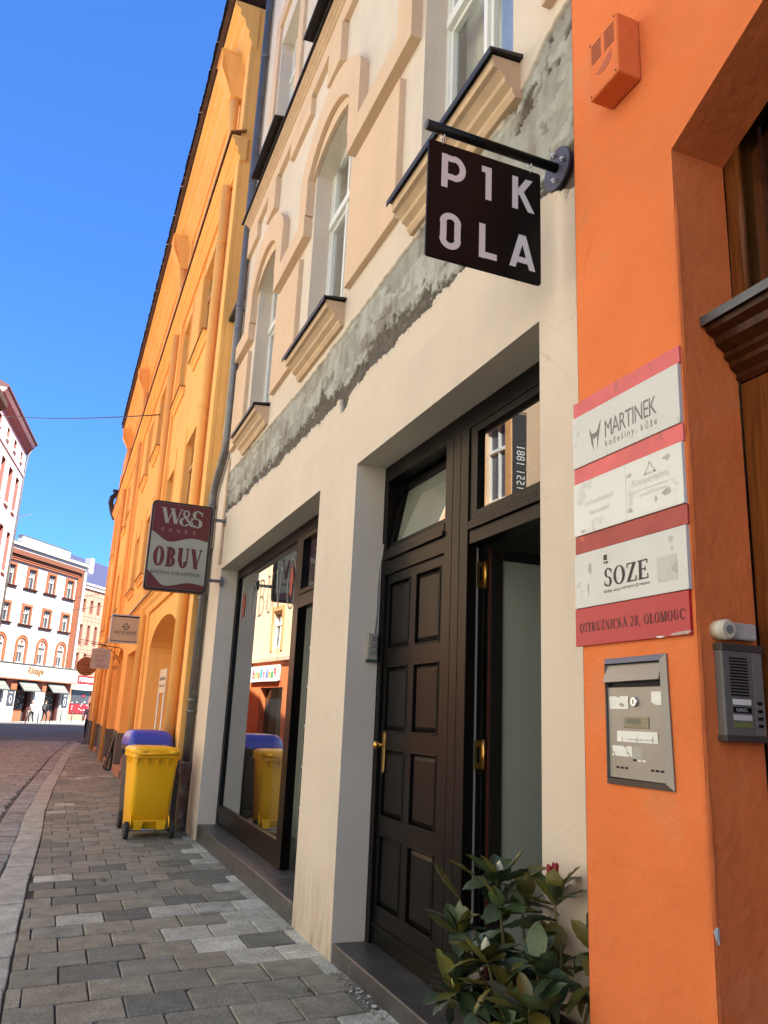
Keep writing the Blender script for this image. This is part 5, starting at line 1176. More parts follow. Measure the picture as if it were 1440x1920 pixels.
p = MB(); p.tube([GV(.80, -.01, .62), GV(.4, -.01, .66), GV(-.05, -.01, .70)], .012, 6); p.tube([GV(.80, -.01, .20), GV(.62, -.01, .48), GV(.2, -.01, .72), GV(-.35, -.01, .80)], .009, 6)
for cx, cv, r_ in ((-.30, .66, .10), (.66, .34, .08), (.68, .06, .07)):
    p.tube([GV(cx+r_*(1-k/26)*math.cos(k*.55), -.01, cv+r_*(1-k/26)*math.sin(k*.55)) for k in range(22)], .007, 5)
p.build('scroll_bracket', 'black', vs_)
rs_ = thing('round_wooden_sign', 'round brown wooden sign with carved figure hanging over the pavement', 'sign', (1.3, 27, 2.3))
GR = lambda u, d, v: (.84+u, 27-d, 2.62+v)
p = MB(); p.prism([(.30*math.cos(k*6.2832/40), .29*math.sin(k*6.2832/40)) for k in range(40)], -.03, 0, GR); p.build('disc', 'wsign', rs_, bevel=.006)
p = MB()
for q in stroke_a(0, 0, .285, .275, 0, 360, .012, .012, 36)+stroke_a(-.02, .10, .07, .07, 0, 360, .014, .014)+stroke_a(0, -.02, .16, .12, 200, 350, .016, .016)+stroke_l(-.15, .04, .16, .06, .014)+stroke_a(.08, -.02, .05, .09, 0, 360, .014, .014)+stroke_l(-.13, -.19, .13, -.19, .022): p.add([GR(a, .002, b) for a, b in q], [tuple(range(len(q)))])
p.build('carving', mat('dark_carving', (.10, .035, .012), .7), rs_, fix=False)
p = MB(); p.tube([GR(-.05, -.015, .33), GR(.82, -.015, .33)], .012, 6); p.tube([GR(0, -.015, .27), GR(0, -.015, .33)], .006, 6); p.build('bracket', 'black', rs_)
def board(name, label, x, y0, y1, z0, z1, lean=0.):
    t = thing(name, label, 'blackboard', (x, (y0+y1)/2, z0))
    G = lambda u, d, v: (x-d+lean*(v-z0), y1-u, v)
    p = MB(); w_ = y1-y0; p.box(0, w_, 0, .03, z0, z1, G); p.build('slate', 'board', t)
    p = MB()
    for q in ((0, w_, z0, z0+.03), (0, w_, z1-.03, z1), (0, .03, z0, z1), (w_-.03, w_, z0, z1)): p.box(q[0], q[1], .03, .045, q[2], q[3], G)
    p.build('board_frame', 'dredwood', t)
    r_ = random.Random(int(y0*10)); p = MB(); z = z1-.12
    while z > z0+.1:
        u = .07
        while u < w_-.12:
            l = r_.uniform(.04, .12); p.add([G(u, .0312, z), G(u+l, .0312, z), G(u+l, .0312, z+.028), G(u, .0312, z+.028)], [(0, 1, 2, 3)]); u += l+.03
        z -= r_.uniform(.08, .13)
    p.build('chalk_writing', 'chalk', t, fix=False)
board('wall_blackboard', 'long narrow blackboard hung in the arched doorway of the yellow house', 2.06, 24.15, 24.75, 1.15, 2.45)
board('pavement_blackboard', 'chalk blackboard leaning on the pavement by the shop steps', 1.50, 22.6, 23.3, gz(23), gz(23)+.98, .18)
ps = thing('post_sign', 'small white sign on two thin legs inside the large yellow arch', 'sign', (1.76, 14.9, 0))
G = lambda u, d, v: (1.80-d, 15.6-u, v)
p = MB(); p.prism([(0, 1.72), (1.0, 1.72), (1.0, 2.14), (0, 2.14)], 0, .02, G); p.build('board', mat('pale_board', (.62, .50, .36), .6, .05, 6), ps)
p = MB(); put_text(p, 'naturhouse', G, fit=(.10, .88, 1.94, 2.02), d=.022, off=.02); p.box(.12, .86, .020, .0215, 1.83, 1.86, G); p.build('print', 'greyink', ps, fix=False)
for u in (.10, .88):
    p = MB(); p.tube([G(u, .01, 1.72), G(u, .01, gz(15))], .017, 8); p.build('leg', 'whitewood', ps)

# ------------------------------------------------------------------ pink house and peach house across the street
PA = Rd(7); dv = Vector((math.sin(PA), math.cos(PA), 0)); p0 = Vector((-6.4, 16, 0))
# local frame: x = along facade (u), -y = outward.  outward is to the right (+x side), so rotate: local x -> dv
def left_house(name, label, u0, base=(-6.4, 16), ang=7):
    a = Rd(ang); return thing(name, label, 'building', (base[0]+math.sin(a)*u0, base[1]+math.cos(a)*u0, 0), Rd(90)-a)
M['pink'] = mat('pink_plaster', (.62, .46, .465), .9, .04, 1, .2, 30); M['rose'] = mat('rose_trim', (.27, .095, .08), .85, .06, 2)
PK = left_house('pink_town_house', 'pale pink house with rose window recesses and eaves at the left edge', 20.25)
mb = MB(); W_ = 7.9
cols = [(.5, 1.5), (3.0, 4.0), (4.95, 5.85)]
cols = [(2.75, 3.55), (4.55, 5.45), (.75, 1.6), (6.4, 7.2)]
ops = [(a, b, z0, z1, 0, 'seg', .25) for a, b in cols for z0, z1 in ((1.2, 3.0), (4.6, 6.6), (7.6, 9.55), (10.6, 12.35))]+[(a+.15, b-.15, 13.25, 13.75, 0, 'seg', .2) for a, b in cols]
wall(mb, LOCAL, 0, W_, -.3, 14.35, ops, MB(), .25)
mb.quad((W_, 0, -.3), (W_, 10, -.3), (W_, 10, 14.4), (W_, 0, 14.4)); mb.quad((0, 0, -.3), (0, 10, -.3), (0, 10, 14.4), (0, 0, 14.4)); mb.quad((0, 10, -.3), (W_, 10, -.3), (W_, 10, 14.4), (0, 10, 14.4))
mb.build('wall', 'pink', PK, fix=False, local=True)
for o in ops:
    q_ = MB(); wall(MB(), LOCAL, 0, W_, -.3, 14.35, [o], q_, .25); q_.build('reveal', 'rose', PK, fix=False, local=True)
    mb = MB(); mb.box(o[0]-.02, o[1]+.02, -.27, -.20, o[2]-.02, o[3]+.02, LOCAL); w1 = mb.build('window', 'rose', PK, local=True)
    if o[3]-o[2] > 1: mb = MB(); mb.box(o[0]+.10, o[1]-.10, -.198, -.195, o[2]+.10, o[3]-.10, LOCAL); mb.build('pane', mat('far_pane', (.05, .055, .065), .15, .2, 1, spec=.8), w1, local=True)
    mb = MB(); mb.box(o[0]-.05, o[1]+.05, 0, .08, o[2]-.10, o[2]-.01, LOCAL); mb.build('sill', 'pink', w1, local=True)
mb = MB(); mb.box(-.02, W_+.02, 0, .05, 12.75, 12.85, LOCAL); mb.box(-.02, W_+.02, 0, .05, 4.0, 4.2, LOCAL); mb.parts('string_course', 'pink', PK, local=True)
mb = MB(); strip_prism(mb, LOCAL, [(-.1, 14.0), (.05, 14.0), (.08, 14.12), (.19, 14.25), (.24, 14.35), (-.1, 14.36)], -.1, W_+.25); mb.build('eaves_cove', 'rose', PK, local=True)
mb = MB(); strip_prism(mb, LOCAL, [(-.1, 14.36), (.26, 14.36), (.30, 14.46), (.34, 14.48), (.34, 14.54), (-.1, 14.55)], -.1, W_+.3); mb.build('eaves_board', 'pink', PK, local=True)
mb = MB(); strip_prism(mb, LOCAL, [(-.1, 14.55), (.38, 14.55), (.42, 14.60), (.42, 14.66), (-4.5, 17.0), (-10, 14.6)], -.1, W_+.35); mb.build('roof', mat('rose_roof', (.13, .06, .055), .8), PK, local=True)
mb = MB(); mb.box(6.6, 7.1, -1.2, -.7, 14.8, 16.1, LOCAL); mb.build('chimney', 'pink', PK, local=True)
mb = MB(); mb.tube([LOCAL(W_+.2, .35, 14.7), LOCAL(W_+.1, .1, 14.0), LOCAL(W_+.05, .05, 13.4), LOCAL(W_+.05, .05, 0)], .05, 8); mb.build('gutter_pipe', 'zinc', PK, local=True)
# peach house (seen in the shop windows)
M['peachwall'] = mat('peach_render', (.76, .56, .37), .9, .05, 1, .2, 30); M['terra'] = mat('terracotta_paint', (.60, .16, .05), .85, .05, 2)
PH = left_house('peach_town_house', 'sunlit peach house with terracotta shop front, mirrored in the shop windows', 0)
W_ = 20.2
wc = [(1.6, 2.5), (3.9, 4.8), (5.9, 6.9), (8.4, 9.4), (11.2, 12.1), (14.0, 14.9), (16.75, 17.65)]
ops = [(a, b, z0, z1, 0, 'seg', .2) for a, b in wc for z0, z1 in ((4.1, 5.65), (7.2, 9.4), (10.6, 12.4))]+[(16.1, 18.7, .1, 2.5, 0, 'seg', .3), (11.5, 14.8, .1, 2.5, 0, 'seg', .3), (6.5, 10, .1, 2.5, 0, 'seg', .3), (1, 5, .1, 2.5, 0, 'seg', .3)]
mb = MB(); wall(mb, LOCAL, 0, W_, 3.6, 13.6, ops[:21], None, .2)
mb.quad((W_, 0, -.3), (W_, 10, -.3), (W_, 10, 13.6), (W_, 0, 13.6)); mb.quad((0, 10, -.3), (W_, 10, -.3), (W_, 10, 13.6), (0, 10, 13.6)); mb.build('wall', 'peachwall', PH, fix=False, local=True)
mb = MB(); wall(mb, LOCAL, 0, W_, -.3, 3.6, ops[21:], None, .3); mb.build('shop_front', 'terra', PH, fix=False, local=True)
mb = MB(); mb.box(0, W_, 0, .14, 3.56, 3.72, LOCAL); mb.parts('string_course', mat('pale_moulding', (.70, .42, .30), .8), PH, local=True)
mb = MB()
for o in ops[21:]: mb.box(o[0], o[1], -.35, -.25, o[2], o[3], LOCAL)
mb.parts('shop_pane', mat('dark_pane', (.02, .022, .025), .08), PH, local=True)
for o in ops[:21]:
    casement('window', LOCAL, o[0], o[1], o[2], o[3], -.12, PH, gl=mat('sky_pane', (.10, .12, .16), .08, .1, 2, spec=.9), back=None, tran=(.65,), local=True)
    mb = MB()
    for q in ((o[0]-.22, o[0]-.02, o[2]-.1, o[3]+.22), (o[1]+.02, o[1]+.22, o[2]-.1, o[3]+.22), (o[0]-.02, o[1]+.02, o[3]+.02, o[3]+.22)): mb.box(q[0], q[1], 0, .04, q[2], q[3], LOCAL)
    mb.parts('surround', mat('ochre_trim', (.62, .33, .14), .85), PH, local=True)
mb = MB(); strip_prism(mb, LOCAL, [(-.1, 13.3), (.1, 13.3), (.45, 13.6), (.5, 13.8), (-5, 16.5), (-10, 13.7)], 0, W_); mb.build('roof', 'tile', PH, local=True)
# toy shop sign on it
ty = left_house('toy_shop_sign', 'white sign board with multicoloured letters over the terracotta shop front', 16.45); ty['category'] = 'sign'
mb = MB(); mb.prism(rrect(3.3, .66, .05, 4, 1.65, 3.07), .02, .12, LOCAL); mb.build('board', 'whitewood', ty, local=True)
tcol = [(.45, .03, .03), (.02, .35, .08), (.75, .35, .02), (.03, .10, .55), (.55, .05, .35), (.02, .40, .45), (.75, .12, .02), (.2, .5, .03)]
for k, ch in enumerate('Pinkylund'):
    p = MB(); put_text(p, ch, LOCAL, fit=(.25+k*.31, .25+k*.31+.25, 2.88+(.0 if ch != 'y' else -.06), 3.14+(.14 if ch in 'Pkld' else 0)), d=.125, off=.04); p.build('letter', mat('toy_col%d' % (k % 8), tcol[k % 8], .5), ty, local=True, fix=False)
# dark banner with vertical lettering
bn = thing('vertical_banner', 'tall dark banner with white vertical lettering hanging from the peach house', 'banner', (-6.2, 17.2, 6))
p = MB(); p.box(-6.36, -5.92, 16.75, 16.79, 6.2, 9.2); p.build('cloth', mat('banner_cloth', (.035, .037, .042), .8), bn)
p = MB(); put_text(p, '1551 1881', lambda u, d, v: (-5.92-v, 16.75-d, 7.2+u), fit=(0, 1.1, .1, .34), d=.003); p.build('lettering', 'letter', bn, fix=False)
p = MB(); p.tube([(-6.4, 16.77, 9.25), (-5.88, 16.77, 9.25)], .02, 8); p.build('pole', 'zinc', bn)
# row behind the viewer, same side
RB = thing('sunlit_row_house', 'pale row house across the street facing the doorway', 'building', (-7, -2, 0))
mb = MB(); rv = MB()
FLh = lambda u, d, z: (-6.4+d, u, z)
wops = [(y, y+1.1, z, z+1.8, 0, 'seg', .2) for y in (-12, -9, -6, -3, 0, 3, 6, 9, 12.5) for z in (.8, 4.4, 7.6, 10.3)]
wall(mb, FLh, -16, 15.95, -.3, 13.2, wops, None, .2); mb.box(-16, -15.8, -16, 15.9, -.3, 13.2); mb.box(-16, -6.6, -16, 15.9, 13.2, 13.3); mb.build('wall', mat('pale_row_render', (.70, .69, .60), .9, .05, 1), RB, fix=False)
mb = MB()
for o in wops: mb.box(-6.65, -6.58, o[0], o[1], o[2], o[3])
mb.parts('window', mat('sky_pane', (.10, .12, .16), .08), RB)

# ------------------------------------------------------------------ cream corner building
M['creamwall'] = mat('pale_render', (.37, .335, .32), .9, .09, .9, .25, 20, streak=.08); M['ctrim'] = mat('brown_orange_trim', (.25, .075, .032), .85, .06, 2); M['cbrown'] = mat('dark_brown_trim', (.13, .042, .022), .85, .06, 2); M['cwhite'] = mat('white_render', (.46, .44, .415), .9, .04, 2)
CB = thing('cream_corner_building', 'cream corner building with brown framed windows and a jeweller shop below', 'building', (1.23, 74, 0), Rd(90-35))
wc = [(-9.95+2.49*k, -9.12+2.49*k) for k in range(-3, 4)]           # local u (negative = left)
mb = MB()
ops = [(a, b, 10.08, 11.55, 0, 'seg', .18) for a, b in wc]+[(a, b, 7.32, 8.66, 0, 'seg', .18) for a, b in wc]+[(a+.05, b-.05, 4.42, 5.70, 0, 'seg', .18) for a, b in wc]
wall(mb, LOCAL, -18, 0, 3.2, 13.0, ops, None, .18)
mb.quad((0, 0, -.5), (0, 12, -.5), (0, 12, 13), (0, 0, 13)); mb.quad((-18, 0, -.5), (-18, 12, -.5), (-18, 12, 13), (-18, 0, 13)); mb.quad((-18, 12, -.5), (0, 12, -.5), (0, 12, 13), (-18, 12, 13)); mb.quad((-18, 0, 13), (0, 0, 13), (0, 12, 13), (-18, 12, 13))
mb.build('wall', 'creamwall', CB, fix=False, local=True)
for i, o in enumerate(ops):
    a, b, z0, z1 = o[:4]
    fw = .03
    wdw = casement('window', LOCAL, a, b, z0, z1, -.10, CB, fm=mat('far_white_paint', (.40, .395, .38), .6), fr=fw, tran=(.62,), gl=mat('grey_pane', (.045, .043, .047), .15, .3, 2, spec=.5), back=None, local=True, deep=.05, sash=.012)
    mb = MB()
    for k in (1, 2, 3): mb.box(a+(b-a)*k/4-.008, a+(b-a)*k/4+.008, -.13, -.08, z0+(z1-z0)*.66, z1-fw, LOCAL)
    mb.parts('glazing_bar', 'whitewood', wdw, local=True)
    mb = MB()
    if i < 14:
        for q in ((a-.21, a, z0-.02, z1+.21), (b, b+.21, z0-.02, z1+.21), (a, b, z1, z1+.21)): mb.box(q[0], q[1], -.02, .07, q[2], q[3], LOCAL)
        s = mb.build('surround', 'ctrim', CB, local=True)
        mb = MB(); mb.box(a-.13, a-.02, .07, .10, z0, z1+.02, LOCAL); mb.box(b+.02, b+.13, .07, .10, z0, z1+.02, LOCAL); mb.box(a-.13, b+.13, .07, .10, z1+.021, z1+.13, LOCAL); mb.parts('surround_bead', 'ctrim', s, local=True)
        mb = MB(); strip_prism(mb, LOCAL, [(0, z0-.18), (.10, z0-.14), (.20, z0-.04), (.20, z0-.02), (0, z0-.02)], a-.42, b+.42); mb.build('window_sill', 'cbrown', CB, local=True)
    else:
        inn = [(a-.08, z0), (a-.08, 5.78)]+arch_pts(a-.08, b+.08, 5.82, .42, 12, 'ell')+[(b+.08, 5.78), (b+.08, z0)]; out = [(a-.33, z0), (a-.33, 5.78)]+arch_pts(a-.33, b+.33, 5.82, .68, 12, 'ell')+[(b+.33, 5.78), (b+.33, z0)]
        ring(mb, LOCAL, inn, out, -.01, .07); s = mb.build('arched_surround', 'ctrim', CB, local=True)
        inn = [(x*.35+y_*.65, z_*.35+w_*.65) for (x, z_), (y_, w_) in zip(inn, out)]
        mb = MB(); ring(mb, LOCAL, inn, out, .07, .10); mb.parts('surround_bead', 'ctrim', s, local=True)
        mb = MB(); cx = (a+b)/2
        for dx, dz, r_ in ((0, .08, .07), (-.10, 0, .06), (.10, 0, .06), (0, -.08, .05)): mb.prism([(cx+dx+r_*math.cos(k), 5.98+dz+r_*math.sin(k)) for k in [j*.7854 for j in range(8)]], 0, .04, LOCAL)
        mb.build('rosette', 'ctrim', CB, local=True)
        mb = MB(); mb.box(a, b, 0, .10, z0-.07, z0, LOCAL); mb.build('window_sill', 'whitewood', CB, local=True)
# ribbed frame: top bands and right-hand bands
for k, (w0, w1, d, m_) in enumerate(((0.0, .28, .12, 'cwhite'), (.28, .66, .06, 'cbrown'), (.70, .78, .10, 'ctrim'), (.86, .94, .10, 'ctrim'), (1.02, 1.10, .10, 'ctrim'))):
    mb = MB(); mb.box(-w1*1.0-.02, -w0*1.0-.02+.0, 0, d, 4.4, 13.05-w0, LOCAL); mb.build('ribbed_band', m_, CB, local=True)
    mb = MB(); mb.box(-18, -w1-.02, 0, d+(.25 if k == 1 else .1 if k == 0 else .04), 13.05-w1, 13.05-w0-.005, LOCAL); mb.build('cornice_band', m_, CB, local=True)
mb = MB(); mb.box(-18, .12, -.3, .40, 13.06, 13.18, LOCAL); mb.build('cornice_slab', 'cwhite', CB, local=True)
mb = MB(); mb.box(-18, .05, -.3, .05, 13.18, 13.40, LOCAL); mb.box(-8.9, -2.7, -.35, .10, 13.40, 13.95, LOCAL); mb.parts('parapet', 'cwhite', CB, local=True)
mb = MB(); mb.box(-8.95, -2.65, -.4, .14, 13.95, 14.0, LOCAL); mb.box(-18, .08, -.32, .09, 13.402, 13.43, LOCAL); mb.parts('parapet_cap', 'zinc', CB, local=True)
for u, d, w_, z1 in ((-9.3, 1.5, .5, 14.2), (-.9, 2.5, .9, 14.4)):
    mb = MB(); mb.box(u, u+w_, -d-.5, -d, 13.0, z1, LOCAL); c_ = mb.build('chimney', mat('chimney_render', (.34, .29, .26), .9, .15, 3), CB, local=True); mb = MB(); mb.box(u+.1, u+w_-.1, -d-.4, -d-.1, z1, z1+.2, LOCAL); mb.build('chimney_pot', 'tile', c_, local=True)
# shop floor
mb = MB(); mb.box(-18, .45, 0, .30, 3.20, 4.30, LOCAL); fs_ = mb.build('fascia', mat('fascia_cream', (.43, .34, .275), .8, .04, 2), CB, local=True)
mb = MB(); mb.box(-18, .48, 0, .36, 4.30, 4.37, LOCAL); mb.build('fascia_cap', 'zinc', fs_, local=True)
mb = MB(); mb.box(-18, .47, 0, .33, 3.12, 3.20, LOCAL); mb.build('fascia_edge', 'ctrim', fs_, local=True)
G = lambda u, d, v: LOCAL(u, d, v)
mb = MB(); put_text(mb, 'Riksage', G, fit=(-6.25, -4.25, 3.45, 4.15), d=.32, shear=.35, off=.03); mb.build('gold_lettering', mat('gold_paint', (.15, .07, .02), .5), fs_, fix=False, local=True)
mb = MB()
for k, q in enumerate(stroke_a(-3.55, 3.60, .20, .20, 0, 360, .05, .05, 20)+stroke_l(-4.05, 3.42, -3.80, 3.72, .10)): mb.add([LOCAL(a, .32+.0005*(k % 5), b) for a, b in q], [tuple(range(len(q)))])
mb.build('ring_emblem', 'greyink', fs_, fix=False, local=True)
shops = [(-17.5, -15.3), (-14.4, -12.2), (-11.2, -8.4), (-6.85, -4.7), (-3.25, -1.05)]
fzl = lambda u: .0175*u+.05
ops = [(a, b, -.4, 3.0, 0, 'seg', .5) for a, b in shops]
mb = MB(); wall(mb, LOCAL, -18, 0, -.6, 3.2, ops, None, .5); mb.build('shop_piers', 'cwhite', CB, fix=False, local=True)
for i, (a, b) in enumerate(shops):
    mb = MB(); mb.box(a-.02, b+.02, -.55, -.50, -.4, 3.0, LOCAL); mb.build('shop_back', 'dark', CB, local=True)
    mb = MB(); mb.box(a, a+.14, -.5, -.2, -.4, 2.4, LOCAL); mb.box(b-.32, b, -.5, -.2, -.4, 2.4, LOCAL); mb.box(a, b, -.5, -.2, 2.22, 2.4, LOCAL); mb.build('shop_frame', mat('dark_red_wood', (.055, .012, .010), .5), CB, local=True)
    mb = MB(); strip_prism(mb, LOCAL, [(-.05, 3.05), (.02, 3.08), (.70, 2.36), (.70, 2.30), (.66, 2.30)], a+.05, b-.05); aw = mb.build('awning', mat('awning_grey', (.105, .105, .095), .8), CB, local=True)
    mb = MB(); put_text(mb, 'ZLATNICTVÍ', lambda u, d, v: LOCAL(u, .36+d-(v-2.72)*.94, v), fit=(a+.3, b-.3, 2.60, 2.84), d=.03, off=.03); mb.build('awning_print', mat('awning_print', (.24, .22, .19), .8), aw, fix=False, local=True)
    mb = MB(); mb.box(b, b+.02, -.02, .72, 2.30, 3.05, LOCAL); mb.build('awning_side', mat('dark_red_wood', (.055, .012, .010), .5), aw, local=True)
    mb = MB(); r_ = random.Random(i)
    for k in range(40):
        u, z = r_.uniform(a+.25, b-.5), r_.uniform(.5, 2.0); s = r_.uniform(.02, .05); mb.box(u, u+s, -.46, -.44, z, z+s*1.4, LOCAL)
    mb.parts('display_goods', 'paper', CB, local=True)
    mb = MB(); mb.box(a+.3, b-.6, -.45, -.42, fzl(a), .95, LOCAL); mb.build('counter', 'ctrim', CB, local=True)
for a, b in ((-8.38, -6.87), (-4.68, -3.27), (-1.03, -.0), (-12.18, -11.22)):
    mb = MB(); mb.box(a+.02, b-.02, 0, .09, 2.36, 3.1, LOCAL); mb.build('pier_capital', 'ctrim', CB, local=True)
    mb = MB(); mb.box(a, b, 0, .06, -.5, .72+fzl(a), LOCAL); mb.build('pier_plinth', mat('grey_pier_plinth', (.20, .20, .195), .8, .1, 3), CB, local=True)
for a, b, k in ((-7.75, -6.95, 0), (-.95, -.15, 2), (-4.6, -3.4, 1)):
    mb = MB(); mb.box(a, b, .0, .03, 1.15, 2.32, LOCAL); ps_ = mb.build('poster', mat('poster_dark', (.045, .045, .055), .5) if k != 1 else mat('poster_pale', (.42, .45, .45), .5), CB, local=True)
    if k != 1:
        mb = MB(); c = (a+b)/2
        for q in stroke_a(c, 1.62, .15, .28, 0, 360, .05, .05): mb.add([LOCAL(x, .032, z) for x, z in q], [tuple(range(len(q)))])
        mb.box(c-.18, c+.18, .030, .033, 2.10, 2.16, LOCAL); mb.build('poster_print', 'letter', ps_, fix=False, local=True)
ant = thing('television_antenna', 'thin dark television antenna on the roof of the cream building', 'antenna', (1.23, 74, 0), Rd(90-35))
mb = MB(); mb.tube([LOCAL(-8.25, -1.2, 13.2), LOCAL(-8.35, -1.2, 16.2)], .03, 6); mb.build('mast', 'zinc', ant, local=True)
mb = MB(); mb.tube([LOCAL(-9.3, -1.2, 15.1), LOCAL(-6.6, -1.2, 16.3)], .022, 6)
for k in range(6): u = -9.0+k*.42; z = 15.24+k*.187; mb.tube([LOCAL(u, -.9, z-.1), LOCAL(u, -1.5, z+.1)], .015, 5)
mb.tube([LOCAL(-9.4, -1.2, 14.75), LOCAL(-7.6, -1.2, 15.45)], .02, 5); mb.build('boom', 'zinc', ant, local=True)

# ------------------------------------------------------------------ salmon building beyond
M['salmon'] = mat('salmon_panels', (.40, .18, .125), .85, .05, 1); 
SB = thing('salmon_building', 'salmon building with gridded facade and violet roof beyond the corner', 'building', (1.30, 76, 0), Rd(90-35))
ops = [(u, u+.42, z0, z1, 0, 'seg', .25) for u in (.12, 1.28, 2.42, 3.56, 4.7, 5.84, 7) for z0, z1 in ((9.45, 10.65), (6.6, 8.4), (4.3, 5.9))]
mb = MB(); wall(mb, LOCAL, .0, 14, -.5, 11.9, ops, None, .25); mb.quad((0, .3, -.5), (0, 12, -.5), (0, 12, 11.9), (0, .3, 11.9)); mb.quad((14, 0, -.5), (14, 12, -.5), (14, 12, 11.9), (14, 0, 11.9)); mb.build('wall', 'salmon', SB, fix=False, local=True)
for o in ops:
    mb = MB(); mb.box(o[0], o[1], -.30, -.22, o[2], o[3], LOCAL); mb.build('window', mat('brown_pane', (.05, .02, .015), .2, .2, 2), SB, local=True)
mb = MB()
for k in range(16): mb.box(.02+k*.572, .05+k*.572, -.001, .012, 3.9, 11.7, LOCAL)
for z in (9.1, 8.75, 6.2, 5.95, 11.0): mb.box(.0, 14, -.001, .010, z, z+.03, LOCAL)
mb.parts('grid_line', mat('grid_brown', (.20, .08, .05), .8), SB, local=True)
mb = MB(); mb.box(-.1, 14, 0, .25, 11.9, 12.05, LOCAL); mb.box(-.1, 14, 0, .14, 11.6, 11.9, LOCAL); mb.build('cornice', mat('pale_cornice', (.62, .52, .45), .8), SB, local=True)
mb = MB(); strip_prism(mb, LOCAL, [(.25, 12.05), (-5, 15.6), (-6, 15.6), (-11, 12.05)], 0, 14); rf_ = mb.build('roof', mat('violet_slate', (.04, .038, .075), .5, .1, 3), SB, local=True)
mb = MB(); mb.box(3.4, 4.0, -2.6, -2.0, 13.2, 15.0, LOCAL); mb.build('chimney', 'cwhite', rf_, local=True)
# grocery shop in it
mb = MB(); mb.box(.35, 3.3, 0, .25, 3.25, 3.95, LOCAL); gs = mb.build('shop_sign', mat('grocer_red', (.20, .012, .015), .5), SB, local=True)
mb = MB(); put_text(mb, 'POTRAVINY', LOCAL, fit=(.75, 3.75, 3.42, 3.80), d=.262, off=.03); mb.build('sign_lettering', 'whitewood', gs, fix=False, local=True)
mb = MB(); mb.box(.1, 3.2, 0, .40, 2.72, 3.20, LOCAL); mb.parts('white_awning', 'whitewood', SB, local=True)
mb = MB(); mb.box(.25, 2.9, 0, .06, 1.5, 2.70, LOCAL); mb.build('shop_pane', mat('grey_pane', (.09, .085, .09), .15), SB, local=True)
mb = MB(); mb.box(.15, 1.45, .0, .10, .75, 1.52, LOCAL); mb.box(1.5, 2.85, .0, .10, .75, 1.52, LOCAL); mb.box(1.7, 2.2, .06, .08, 2.15, 2.35, LOCAL); mb.parts('red_poster', mat('poster_red', (.24, .012, .016), .5), SB, local=True)
mb = MB(); r_ = random.Random(5)
for k in range(14): u = r_.uniform(.3, 2.7); z = r_.uniform(.85, 1.7); mb.box(u, u+.12, .10, .11, z, z+.08, LOCAL)
mb.build('poster_print', 'paper', SB, local=True)
mb = MB(); mb.box(3.05, 3.85, 0, .08, .1, 2.7, LOCAL); mb.build('shop_door', mat('shop_door_brown', (.17, .09, .06), .5), SB, local=True)

